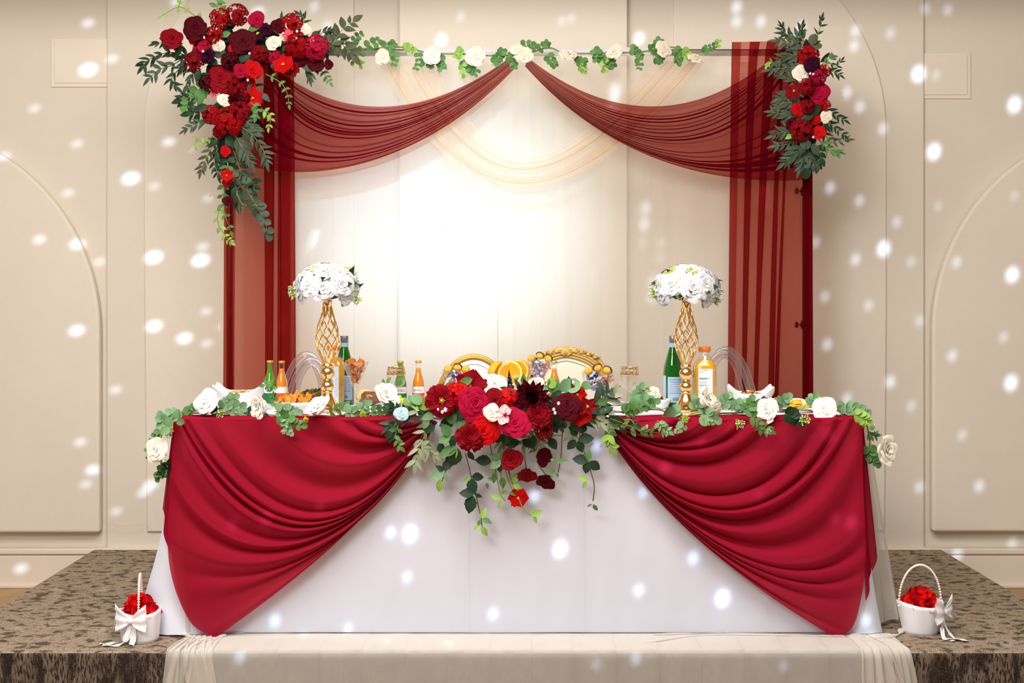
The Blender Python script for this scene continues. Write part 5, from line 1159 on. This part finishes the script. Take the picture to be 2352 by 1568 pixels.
vase(1576, 945, 693, 'tall gold lattice vase at the right end of the table', 'dome bouquet of white roses on the right gold vase', .55)
# ---- glasses
def stemglass(kind, px, pyb, ptop, wpx, label, name, extra=None):
    p, s = tab(px, pyb); h = (pyb-ptop)*s; w_ = wpx*s/2; T = Thing(name, label, 'glass', p); M = TM(p)
    foot = [(.001, .001), (w_*.72, .0012), (w_*.70, .003), (w_*.2, .006), (.0045, .012)]
    if kind == 'goblet': prof = foot+[(.0042, h*.36), (.006, h*.40), (w_*.5, h*.46), (w_*.86, h*.56), (w_, h*.70), (w_*.97, h*.84), (w_*.86, h)]
    elif kind == 'martini': prof = foot+[(.0045, h*.38), (.006, h*.43), (w_*.3, h*.52), (w_*.66, h*.76), (w_, h)]
    else: prof = foot+[(.005, h*.38), (.008, h*.42), (w_*.5, h*.50), (w_*.85, h*.64), (w_*.99, h*.85), (w_, h)]
    T.add('bowl', mesh('bowl', *lathe(prof, 40), M_glass), M)
    if kind == 'goblet':
        def rz(z):
            for (r0, z0), (r1, z1) in zip(prof, prof[1:]):
                if z0 <= z <= z1: return r0+(r1-r0)*(z-z0)/(z1-z0)
            return prof[-1][0]
        z0, z1 = h*.80, h*.995; band = MB()
        for a, b in ((z0, z0+.0022), (z1-.0025, z1)): band.add(*lathe([(rz(a)+.0004, a), (rz(b)+.0004, b)], 40))
        n = 12; zz = z1-z0
        for i in range(n):                               # meander key pattern
            for (u0, u1, v0, v1) in ((.05, .85, .72, .80), (.05, .13, .2, .8), (.05, .65, .2, .28), (.57, .65, .2, .58), (.30, .65, .5, .58), (.80, .88, .12, .80)):
                V, Fc = grid(lambda u, v: (lambda a, z: Vector(((rz(z)+.0005)*math.cos(a), (rz(z)+.0005)*math.sin(a), z)))(2*PI*(i+u0+(u1-u0)*u)/n, z0+zz*(v0+(v1-v0)*v)), 3, 1); band.add(V, Fc)
        T.add('gold_key_band', band.mesh('gold_key_band', M_gold), M, label='gold Greek-key rim band')
        0 and T.add('tinted_rim', mesh('tinted_rim', *lathe([(rz(z0)-.0004, z0), (rz((z0+z1)/2)-.0004, (z0+z1)/2), (rz(z1)-.0004, z1)], 40), thinglass('gilt_tint', (200, 160, 110), .35, (190, 140, 80), .6)), M)
    return p, h, w_
stemglass('goblet', 910, 932, 842, 45, 'clear goblet with a gold key-pattern rim left of the centre flowers', 'wine_glass')
stemglass('goblet', 1445, 934, 842, 46, 'clear goblet with a gold key-pattern rim right of the centre flowers', 'wine_glass')
gM = stemglass('martini', 816, 936, 831, 62, 'martini glass filled with orange crisps beside the green bottle', 'martini_glass')
g1 = stemglass('coupe', 1052, 945, 848, 72, 'coupe glass of wrapped candies in front of the left gold chair', 'coupe_glass')
g2 = stemglass('martini', 1240, 935, 826, 64, 'tall conical glass of wrapped candies with foil chocolates on top', 'cocktail_glass')
g3 = stemglass('coupe', 1374, 950, 852, 74, 'coupe glass of wrapped candies in front of the carved gold chair', 'coupe_glass')
# ---- crisps and candies
def crisp_mesh(seed, tri=False):
    rr = random.Random(seed)
    def fn(u, v):
        a = u*2*PI; r_ = v*(1+.12*math.sin(3*a+seed)+(.25*math.cos(3*a) if tri else 0))
        x, y = r_*math.cos(a), r_*math.sin(a); return Vector((x, y*.85, .30*x*x-.18*y*y+.04*math.sin(5*x+seed)))
    V, Fc = grid(fn, 16, 4, cu=True); me = mesh('crisp', V, Fc, principled('orange_crisp', (226, 136, 34), .6, var=.18, vscale=9, objvar=.15)); return me
CR = [crisp_mesh(i, i % 2 == 0) for i in range(4)]
def crisps(pts, sc, label, group, meshes=CR, name='crisp', flat=False):
    for i, q in enumerate(pts):
        d = Vector((R.uniform(-1, 1), R.uniform(-1, .0), R.uniform(.1, 1))); o = single(name, meshes[i % len(meshes)], label, 'crisp', upframe(q, d, sc*R.uniform(.8, 1.15), R.random()*6), group)
        solid(o, .06)
p, h, w_ = gM; pts = []
for i in range(44):
    t = (i/43)**.6; a = i*2.4; rr_ = w_*(.06+.80*t)*math.sqrt(R.uniform(.1, 1)); pts.append(p+Vector((rr_*math.cos(a), rr_*math.sin(a), h*(.56+.46*t))))
crisps(pts, .0155, 'orange crisp heaped in the martini glass', 'orange crisps in the martini glass')
def candy(kind):
    mb = MB()
    if kind == 'ball':
        mb.add(*sph(1, 12, 8)); 
    else:
        mb.add(*sph(1, 10, 6, sx=1.15, sy=.62, sz=.62))
        for s in (-1, 1):
            V, Fc = grid(lambda u, v: Vector((s*(1.0+.9*v), (.14+.62*v)*math.cos(u*2*PI)*.5, (.14+.62*v)*math.sin(u*2*PI)*(1+.25*math.sin(u*6*PI)))), 12, 2, cu=True); mb.add(V, Fc, 1)
    return mb
def wrapm(name, c, c2): return principled(name, c, .3, col2=c2, c2scale=1.1, coat=.5)
W = [wrapm('blue_wrapper', (28, 60, 190), (20, 40, 150)), wrapm('brown_wrapper', (96, 50, 36), (206, 190, 190)), wrapm('white_wrapper', (226, 222, 228), (120, 90, 130)), wrapm('red_wrapper', (170, 40, 46), (232, 140, 70)), wrapm('plum_wrapper', (70, 34, 60), (210, 200, 215))]
ball = candy('ball').mesh('foil_ball', M_goldfoil); wr = [candy('w').mesh('wrapped_candy', m_, m_) for m_ in W]
M_cup = principled('brown_paper_cup', (70, 36, 22), .7)
cupm = mesh('paper_cup', *lathe([(.6, -.7), (.9, -.2), (1.18, .25)], 24), M_cup)
def candies(g, n, kind, where, balls):
    p, h, w_ = g
    for i in range(n):
        t = (i+.5)/n; a = i*2.4+1
        if kind == 'coupe': z = h*(.56+.36*t); rr_ = w_*(.25+.50*min(1, t*1.5))
        else: z = h*(.54+.42*t); rr_ = w_*(.05+.62*t)
        rr_ *= math.sqrt(R.uniform(.25, 1)); q = p+Vector((rr_*math.cos(a), rr_*math.sin(a), z)); j = (i*7+3) % 5
        nm = ['blue', 'brown striped', 'white', 'red', 'plum'][j]
        single('wrapped_candy', wr[j], f'{nm} twist-wrapped candy in the {where}', 'candy', upframe(q, (R.uniform(-1, 1), -.6, R.uniform(-1, 1)), .0125, R.random()*6), f'{nm} candies in the {where}')
    for (dx, dz, cup, lab) in balls:
        q = p+Vector((dx*w_, -w_*.25, h+dz*w_)); r_ = w_*.27
        T = Thing('foil_chocolate', f'gold foil chocolate {lab} in the {where}'.replace(' before the left gold chair', ' left of centre').replace(' before the carved chair', ' right of centre'), 'candy', q)
        T.add('chocolate', ball, TM(q) @ Matrix.Diagonal((r_,)*3+(1,)))
        if cup: o = T.add('paper_cup', cupm, TM(q) @ Matrix.Rotation(cup, 4, 'Y') @ Matrix.Rotation(-.9, 4, 'X') @ Matrix.Diagonal((r_,)*3+(1,)))
candies(g1, 17, 'coupe', 'coupe before the left gold chair', ((-.62, .02, 0, 'leftmost'), (.0, .12, .5, 'in a brown cup'), (.5, .02, 0, 'rightmost')))
candies(g2, 18, 'cone', 'tall conical glass', ((-.62, .12, 0, 'leftmost'), (.0, .30, .4, 'in a brown cup'), (.62, .10, .9, 'rightmost')))
candies(g3, 17, 'coupe', 'coupe before the carved chair', ((-.62, .02, 0, 'leftmost'), (-.05, .20, -.5, 'in a brown cup'), (.55, .05, .9, 'rightmost')))
# ---- bowls and plates
def square_bowl(px, pyb, wpx, hpx, label, lean=0.):
    p, s = tab(px, pyb); w_ = wpx*s/2*.80; h = hpx*s
    def fn(u, v):
        a = u*2*PI+PI/4*0; c, s_ = math.cos(a), math.sin(a); t = v; e = 2+3.5*t
        q = 2/e; k = .42+.58*t**.8; x = abs(c)**q*(1 if c > 0 else -1); y = abs(s_)**q*(1 if s_ > 0 else -1)
        cn = abs(math.sin(2*a))**2.2; z = h*(t**1.15)*(.70+.30*cn*t*t); gr = 1+.12*cn*t**3
        return Vector((w_*k*x*gr, w_*k*y*.85*gr, z))
    V, Fc = grid(fn, 64, 14, cu=True); Fc.append(tuple(reversed(range(64))))
    T = Thing('square_bowl', label, 'bowl', p); M = TM(p) @ Matrix.Rotation(.10+lean, 4, 'Z')
    o = T.add('bowl_body', mesh('bowl_body', V, Fc, M_ceramic), M); m_ = o.modifiers.new('thickness', 'SOLIDIFY'); m_.thickness = .005; m_.offset = -1
    return p, w_, h
bL = square_bowl(550, 943, 142, 62, 'white square bowl with upswept corners at the left end of the table')
bR = square_bowl(1724, 943, 126, 58, 'white square bowl with upswept corners at the right end of the table', -.2)
pie = principled('pastry', (236, 214, 160), .6, col2=(196, 118, 36), c2scale=60)
def chunk(seed, sx=1, sy=.7, sz=.5):
    b = bmesh.new(); bmesh.ops.create_icosphere(b, subdivisions=2, radius=1); rr = random.Random(seed)
    for v in b.verts: v.co *= 1+rr.uniform(-.16, .16); v.co = Vector((v.co.x*sx, v.co.y*sy, v.co.z*sz))
    me = bpy.data.meshes.new('chunk'); b.to_mesh(me); b.free(); me.polygons.foreach_set('use_smooth', [True]*len(me.polygons)); return me
def heap(c, rx, ry, rz, n, sc, mats, name, label, cat, group, seed=1, shape=(1, .7, .5)):
    rr = random.Random(seed); ms = []
    for i, m_ in enumerate(mats):
        me = chunk(seed+i, *shape); me.materials.append(m_); me.name = name; ms.append(me)
    for i in range(n):
        a = i*2.4; t = math.sqrt((i+.5)/n); q = c+Vector((rx*t*math.cos(a), ry*t*math.sin(a), rz*(1-t*t)+rr.uniform(-.002, .002)))
        single(name, ms[i % len(ms)], label, cat, TM(q) @ Matrix.Rotation(rr.random()*6, 4, 'Z') @ Matrix.Rotation(rr.uniform(-.6, .6), 4, 'X') @ Matrix.Diagonal((sc,)*3+(1,)), group)
p, w_, h = bL; heap(p+Vector((0, 0, h*.62)), w_*.5, w_*.45, .012, 9, .017, [pie], 'pastry_piece', 'pale browned pastry piece in the left square bowl', 'pastry', 'pastry pieces in the left square bowl', 4, (1, .7, .4))
heap(p+Vector((0, 0, h*.48)), w_*.62, w_*.5, .006, 12, .02, [pie], 'pastry_piece', 'pale browned pastry piece in the left square bowl', 'pastry', 'pastry pieces in the left square bowl', 14, (1, .7, .4))
p, w_, h = bR; NM = [principled('walnut', (186, 138, 74), .6, var=.2, vscale=30), principled('cashew', (232, 200, 146), .5), principled('dried_apricot', (222, 116, 40), .5), principled('pistachio', (140, 140, 60), .6), principled('raisin', (52, 30, 40), .4)]
heap(p+Vector((0, 0, h*.60)), w_*.55, w_*.45, .016, 26, .009, NM, 'mixed_nut', 'nut or dried fruit heaped in the right square bowl', 'nuts', 'mixed nuts in the right square bowl', 9)
heap(p+Vector((0, 0, h*.50)), w_*.66, w_*.5, .010, 20, .012, NM, 'mixed_nut', 'nut or dried fruit heaped in the right square bowl', 'nuts', 'mixed nuts in the right square bowl', 19)
def dish(px, pyb, wpx, hpx, dep, label, name='oval_dish', squash=.65):
    p, s = tab(px, pyb); w_ = wpx*s/2; h = hpx*s
    prof = [(.55, 0), (.62, 0), (.8, .25), (.94, .75), (1, 1), (.97, 1.0), (.88, .7), (.6, .12), (.001, .08)]
    V, Fc = lathe([(max(.001, r_*w_), z*h) for r_, z in prof], 44); V = [Vector((v.x, v.y*squash, v.z)) for v in V]
    o = single(name, mesh(name, V, Fc, M_ceramic), label, 'dish', TM(p)); return p, w_, h
d1 = dish(681, 952, 104, 30, .6, 'deep white oval dish of orange crisps left of the left gold vase')
p, w_, h = d1; pts = []
for i in range(30):
    a = i*2.4; t = math.sqrt((i+.5)/30); pts.append(p+Vector((w_*.82*t*math.cos(a), w_*.5*t*math.sin(a), h*.85+.022*(1-t*t)+R.uniform(-.003, .006))))
crisps(pts, .021, 'orange crisp heaped in the white oval dish', 'orange crisps in the oval dish')
d2 = dish(722, 925, 76, 12, .4, 'white salad plate behind the crisps and beside the gold vase', 'salad_plate')
p, w_, h = d2
GR = leafmat('lettuce', (70, 120, 30)); PU = leafmat('red_lettuce', (90, 40, 50))
for i in range(26):
    a = i*2.4; t = math.sqrt((i+.5)/26); q = p+Vector((w_*.1+w_*.65*t*math.cos(a), w_*.35*t*math.sin(a), h+.022*(1-t)))
    single('lettuce_leaf', lmesh('serrated', PU if i % 4 == 0 else GR), 'curly lettuce leaf in the salad beside the left gold vase', 'lettuce', frame(q, (math.cos(a), math.sin(a), .9), (0, -1, .2), .032), 'lettuce leaves on the salad plate')
PE = principled('red_pepper', (226, 60, 24), .3, coat=.5)
for i in range(4): single('pepper_strip', mesh('pepper_strip', *tube([(-.02, 0, 0), (-.008, -.004, .006), (.008, -.004, .007), (.02, 0, .001)], [.002, .004, .004, .001], 7), PE), 'red pepper strip on the salad plate', 'pepper', TM(p+Vector((-.015+.012*i, -w_*.42, h+.004+.004*i))) @ Matrix.Rotation(.35-.2*i, 4, 'Y'), 'pepper strips on the salad plate')
# roast bread loaf on a plate
d3 = dish(845, 938, 84, 7, .3, 'flat white plate under the glossy brown roast', 'dinner_plate')
p, w_, h = d3; me = chunk(5, 1, .8, .62); me.materials.append(principled('glazed_roast', (150, 82, 22), .18, col2=(74, 34, 10), c2scale=14, coat=.8, bump=.6, bscale=30))
single('roast', me, 'glossy brown glazed roast on the plate beside the martini glass', 'roast', TM(p+Vector((.012, 0, h+.028))) @ Matrix.Diagonal((.046, .046, .046, 1)))
me = chunk(8, 1, .7, .7); me.materials.append(principled('seeded_bun', (226, 178, 92), .5, col2=(244, 220, 160), c2scale=60))
single('seeded_bun', me, 'pale seeded bun behind the brown roast', 'bread', TM(p+Vector((-.012, .035, h+.034))) @ Matrix.Diagonal((.040, .034, .040, 1)))
# small dish left of centre: dried fruit and nuts, grapes, lime
d4 = dish(985, 936, 92, 12, .4, 'white dish of walnuts and dates left of the red flowers', 'nut_dish')
p, w_, h = d4; heap(p+Vector((0.01, 0, h*.9)), w_*.7, w_*.45, .026, 24, .0115, [NM[0], principled('date', (80, 44, 24), .35), NM[0], principled('pecan', (150, 96, 50), .5)], 'dried_fruit', 'walnut or date heaped in the dish left of the red flowers', 'nuts', 'walnuts and dates in the left nut dish', 21)
d5 = dish(905, 938, 70, 8, .3, 'white fruit plate beneath the left goblet', 'fruit_plate')
p, w_, h = d5
GP = principled('green_grape', (186, 200, 60), .2, coat=.4); OR = principled('orange_fruit', (246, 160, 20), .4, var=.06)
grm = mesh('grape', *sph(.009, 10, 7, sz=1.15), GP)
for i in range(7): single('grape', grm, 'green grape on the fruit plate beneath the left goblet', 'grape', TM(p+Vector((.022+.011*(i % 3), -.018+.006*(i//3), h+.008+.011*(i//3)))), 'green grapes beneath the left goblet')
for i in range(4): single('fruit_piece', mesh('fruit_piece', *sph(.014, 10, 7, sx=1.2, sy=.6, sz=.8), OR), 'orange fruit piece on the plate beneath the left goblet', 'fruit', TM(p+Vector((-.02+.014*i, -.02, h+.008+.003*(i % 2)))), 'orange fruit pieces beneath the left goblet')
# fruit tower with orange wedges
def wedge_mesh():
    mb = MB(); n = 18
    for side in (-1, 1):
        V = [Vector((0, 0, 0))]+[Vector((math.cos(PI*i/n-PI/2)*.999, math.sin(PI*i/n-PI/2), 0)) for i in range(n+1)]
        V = [Vector((v.x*math.cos(side*.32), v.x*math.sin(side*.32), v.y)) for v in V]
        mb.add(V, [(0, i+1, i+2) if side > 0 else (0, i+2, i+1) for i in range(n)], 0)
        V2 = []
        for rr_ in (.86, 1.0): V2 += [Vector((math.cos(PI*i/n-PI/2)*rr_*math.cos(side*.32)*1.0, math.cos(PI*i/n-PI/2)*rr_*math.sin(side*.32)+side*.004, math.sin(PI*i/n-PI/2)*rr_)) for i in range(n+1)]
        mb.add(V2, [(i, i+1, n+2+i, n+1+i) for i in range(n)], 1)
    mb.add(*grid(lambda u, v: Vector((math.cos(PI*v-PI/2)*math.cos(-.32+.64*u), math.cos(PI*v-PI/2)*math.sin(-.32+.64*u), math.sin(PI*v-PI/2))), 5, n), mi=2)
    return mb.mesh('orange_wedge', principled('orange_flesh', (255, 164, 10), .25, var=.12, vscale=6, coat=.3), principled('orange_pith', (252, 226, 150), .5), principled('orange_peel', (250, 178, 20), .35, bump=.4, bscale=120))
wm = wedge_mesh(); p, s = tab(1168, 938)
ft = Thing('fruit_stand', 'small dark skewer stand holding grapes and orange wedges at the table centre', 'stand', p)
ft.add('foot', mesh('foot', *lathe([(.001, 0), (.05, 0), (.05, .006), (.012, .012), (.006, .02)], 24), M_ceramic), TM(p))
ft.add('rod', mesh('rod', *tube([p+Vector((0, 0, .01)), p+Vector((0, 0, .08)), p+Vector((0, 0, .165))], .004, 8), M_black))
BG = principled('black_grape', (36, 30, 50), .25, coat=.4); bgm = mesh('dark_grape', *sph(.0085, 10, 7), BG)
for i in range(22):
    a = i*2.4; z = .05+.004*i; single('dark_grape', bgm, 'black grape clustered on the central fruit stand', 'grape', TM(p+Vector(((.020-.0006*i)*math.cos(a), (.020-.0006*i)*math.sin(a), z))), 'black grapes on the fruit stand')
for (px, py, rx, rot, yaw, lab) in ((1139, 853, 23, 2.75, .9, 'leftmost of the four'), (1159, 857, 22, 3.0, .25, 'second from the left'), (1181, 854, 25, .25, .15, 'just right of the grapes'), (1199, 845, 20, .5, .3, 'rightmost of the four')):
    q = P(px, py, p.y-.02); M = TM(q) @ Matrix.Rotation(-(rot if rot < 1.5 else rot-PI)*1.0, 4, 'Y') @ Matrix.Rotation(PI if rot > 1.5 else 0, 4, 'Z') @ Matrix.Rotation(-yaw if rot < 1.5 else yaw, 4, 'Z') @ Matrix.Translation((-.4*rx*s, 0, 0)) @ Matrix.Diagonal((rx*s*1.25, rx*s*1.25, rx*s*1.15, 1))
    single('orange_wedge', wm, f'orange wedge on the central fruit stand, {lab}', 'orange', M)
# plates around the centre
dish(1030, 930, 70, 10, .3, 'white plate with a folded rim below the left gold chair', 'dinner_plate')
dish(1400, 930, 70, 8, .3, 'pale plate behind the right grey-green leaves', 'dinner_plate')
d6 = dish(1508, 938, 68, 22, .5, 'small white bowl of mixed snacks left of the right green bottle', 'snack_bowl')
p, w_, h = d6; heap(p+Vector((0, 0, h*.85)), w_*.6, w_*.4, .010, 16, .008, [NM[3], NM[2], NM[4]], 'olive', 'olive or pepper piece in the small snack bowl', 'olive', 'olives in the small snack bowl', 31)
d7 = dish(1500, 924, 56, 8, .3, 'white plate of fried sticks behind the small snack bowl', 'snack_plate')
p, w_, h = d7; FR = principled('fried_stick', (232, 150, 50), .5, var=.15, vscale=20); stk = mesh('fried_stick', *tube([(-.02, 0, 0), (0, 0, .002), (.02, 0, 0)], .0028, 6), FR)
for i in range(12): single('fried_stick', stk, 'fried stick on the plate behind the small snack bowl', 'snack', TM(p+Vector((R.uniform(-.025, .025), R.uniform(-.01, .01), h+.002+.001*i))) @ Matrix.Rotation(R.uniform(-.5, .5), 4, 'Z'), 'fried sticks behind the snack bowl')
d8 = dish(1655, 928, 44, 12, .3, 'stacked white plate between the juice bottle and square bowl', 'dinner_plate')
d9 = dish(1838, 946, 132, 12, .3, 'long white plate of cheese, sticks and fruit at the right end', 'cheese_plate', .5)
p, w_, h = d9
for i in range(18): single('fried_stick', stk, 'fried stick on the long cheese plate', 'snack', TM(p+Vector((-w_*.62+R.uniform(-.022, .03), R.uniform(-.02, .01), h+.002+.0018*i))) @ Matrix.Rotation(R.uniform(-1.2, 1.2), 4, 'Z') @ Matrix.Rotation(R.uniform(-.5, .5), 4, 'Y'), 'fried sticks on the cheese plate')
CH = principled('yellow_cheese', (250, 190, 40), .5); CH2 = principled('pale_cheese', (246, 216, 138), .5)
def slice_mesh(m_): 
    V, Fc = grid(lambda u, v: Vector(((u-.5)*.046, (v-.5)*.036, .010*math.sin(u*PI)+.002*v)), 8, 4); return mesh('cheese_slice', V, Fc, m_)
sl = [slice_mesh(CH), slice_mesh(CH2)]
for i, (dx, dz, k) in enumerate(((-.25, .004, 0), (-.18, .010, 0), (-.10, .004, 0), (.06, .004, 1), (.14, .008, 1), (.22, .003, 1), (-.02, .002, 0), (.30, .004, 1))):
    o = single('cheese_slice', sl[k], ('yellow' if k == 0 else 'pale')+' cheese slice on the long plate, '+{0: 'leftmost yellow', 1: 'second yellow from left', 2: 'third yellow from left', 6: 'rightmost yellow', 3: 'leftmost pale', 4: 'second pale from left', 5: 'third pale from left', 7: 'rightmost pale'}[i], 'cheese', TM(p+Vector((dx*w_, -.014, h+dz))) @ Matrix.Rotation(.5+R.uniform(-.2, .2), 4, 'X') @ Matrix.Rotation(R.uniform(-.4, .4), 4, 'Y'), ('yellow' if k == 0 else 'pale')+' cheese slices'); solid(o, .0015)
me = chunk(3, 1, .5, .8); me.materials.append(principled('white_cheese', (242, 240, 238), .6))
single('white_cheese', me, 'large white cheese wedge at the back of the long plate', 'cheese', TM(p+Vector((0.0, .02, h+.012))) @ Matrix.Diagonal((.042, .03, .024, 1)))
me = chunk(6, 1, .8, .8); me.materials.append(M_ceramic); single('garlic_cheese', me, 'small white cheese ball beside the right square bowl', 'cheese', TM(p+Vector((-w_*.78, .0, h+.012))) @ Matrix.Diagonal((.02, .02, .022, 1)))
for i in range(12): single('grape', grm, 'green grape on the long cheese plate', 'grape', TM(p+Vector((w_*.50+.011*(i % 4)+.004*(i//4), -.012+.008*(i % 2), h+.009+.010*(i//4)))), 'green grapes on the cheese plate')
TO = mesh('cherry_tomato', *sph(.011, 12, 8), principled('tomato', (220, 30, 20), .2, coat=.6))
for i in range(3): single('cherry_tomato', TO, 'cherry tomato beside the grapes on the cheese plate', 'tomato', TM(p+Vector((w_*(.33+.09*i), -.020, h+.008+.004*(i % 2)))), 'tomatoes on the cheese plate')
# folded napkins at the two settings
for px, py, lab in ((1150, 928, 'left'), (1222, 926, 'right')):
    q, s = tab(px, py); V, Fc = grid(lambda u, v: Vector(((u-.5)*.12, .02*math.sin(u*9), v*.055*(1-abs(u-.5)*1.4))), 20, 5)
    single('folded_napkin', mesh('folded_napkin', V, Fc, M_satin), f'white folded napkin standing behind the {lab} half of the centre flowers', 'napkin', TM(q))
# ================================================================ petal baskets on the stage
petm = []
for i in range(3):
    def fn(u, v, i=i):
        a = u*2-1; r_ = v; wd = math.sin(PI*min(1, .06+.93*v**1.3))**.55*.55
        return Vector((a*wd, v-.5, .35*(v-.4)**2*2+.25*a*a+.06*math.sin(a*6+i)*v))
    petm.append(mesh('rose_petal', *grid(fn, 6, 6), petal('basket_petal', (224, 16, 16)) if i < 2 else petal('basket_petal_dark', (150, 10, 30))))
def basket(px, pyb, Rpx, hpx, handle_rot, bow_ang, tails, label, plabel, group, taper=.86):
    Y = CZ*F/(pyb-HY); s = Y/F; p = Vector((X_(px, Y), Y+Rpx*s*.8, .0)); R_ = Rpx*s; h = hpx*s
    T = Thing('petal_basket', label, 'basket', p); M = TM(p)
    def fn(u, v):
        a = u*2*PI; r_ = R_*(taper+(1-taper)*v)*(1+.018*math.sin(9*a)*v); return Vector((r_*math.cos(a), r_*math.sin(a), h*v*(1+.06*math.sin(2*a+1))))
    V, Fc = grid(fn, 64, 8, cu=True); Fc.append(tuple(reversed(range(64)))); o = T.add('basket_body', mesh('basket_body', V, Fc, M_satin), M); solid(o, .004)
    ch, sh = math.cos(handle_rot), math.sin(handle_rot); mb = MB(); n = 44; hh = h*1.30
    for i in range(n+1):
        a = PI*i/n; x = R_*.98*math.cos(a); z = h*.88+hh*math.sin(a)**.9
        mb.add(*sph(.0048, 7, 5, c=(x*ch, x*sh, z)))
    T.add('pearl_handle', mb.mesh('pearl_handle', M_pearl), M)
    # bow: two looped wings, a knot and tails
    ba = bow_ang; cb, sb = math.cos(ba), math.sin(ba)
    def W_(x, y, z): d = R_*1.02+y; return Vector((d*cb-x*sb*-1*-1, d*sb+x*cb, z))
    def W_(x, y, z): d = R_*1.02+y; return Vector((d*cb-x*sb, d*sb+x*cb, z))
    zb = h*.80; mb = MB(); bw = R_*.80
    for sd in (-1, 1):
        for lay in (0, 1):
            def fb(u, v):
                x = sd*bw*u; hgt = (.006+h*.42*u**.8)*(1-.18*lay); return W_(x, .008+.012*math.sin(PI*u)*(1 if lay == 0 else .1)+.004*math.cos(v*14)*u, zb+(v-.5)*2*hgt*(1-.12*abs(v-.5))+h*.10*u)
            mb.add(*grid(fb, 10, 12))
    mb.add(*sph(.010, 10, 7, c=W_(0, .014, zb)))
    bo = T.add('bow', mb.mesh('bow', M_satin), M)
    for pts, wd in tails:
        q = catmull([W_(a*R_, b*R_, max(.004, c*h)) for a, b, c in pts], 20); V = []
        for i, v in enumerate(q):
            d = (q[min(i+1, 20)]-q[max(i-1, 0)]).normalized(); sd_ = d.cross(Vector((0, 0, 1)) if abs(d.z) < .7 else Vector((cb, sb, 0))).normalized(); wv = .002*math.sin(i*.8)
            V += [v-sd_*wd+Vector((0, 0, wv)), v+sd_*wd+Vector((0, 0, .001-wv))]
        T.add('ribbon_tail', mesh('ribbon_tail', V, [(2*i, 2*i+1, 2*i+3, 2*i+2) for i in range(20)], M_satin), M)
    rr = random.Random(int(px))
    for i in range(46):
        t = math.sqrt((i+.5)/46); a = i*2.4; q = p+Vector((R_*.70*t*math.cos(a), R_*.84*t*math.sin(a), h*(.86+.42*(1-t*t))+rr.uniform(-.004, .008)))
        d = Vector((math.cos(a)*t, math.sin(a)*t-.4, 1.1-t)); single('rose_petal', petm[i % 3], plabel, 'petal', upframe(q, d+Vector((rr.uniform(-.6, .6), rr.uniform(-.6, .3), rr.uniform(0, .5))), .040*rr.uniform(.75, 1.1), rr.random()*6), group)
basket(312, 1478, 46, 70, 1.75, -1.72, [([(.0, .05, .7), (-.1, .12, .35), (-.5, .3, .02), (-1.3, .5, .01)], .010), ([(.05, .05, .7), (.15, .12, .3), (.1, .25, .03)], .010), ([(.0, .06, .7), (-.3, .2, .2), (-1.0, .1, .02), (-1.6, .2, .01)], .008)],
    'white satin basket with a large bow and pearl handle left of the table', 'red silk petal heaped in the left basket', 'petals in the left basket', .90)
basket(2125, 1462, 52, 72, .12, -.72, [([(.0, .05, .7), (.1, .15, .3), (.0, .5, .02), (-.3, .9, .02)], .008), ([(-.1, .05, .6), (-.4, .3, .05), (-.5, .8, .08), (-.2, 1.3, .01)], .008), ([(-.2, .1, .3), (-.6, .4, .02), (-.7, .9, .01)], .007)],
    'white satin basket with a pearl handle right of the table', 'red silk petal heaped in the right basket', 'petals in the right basket', .72)
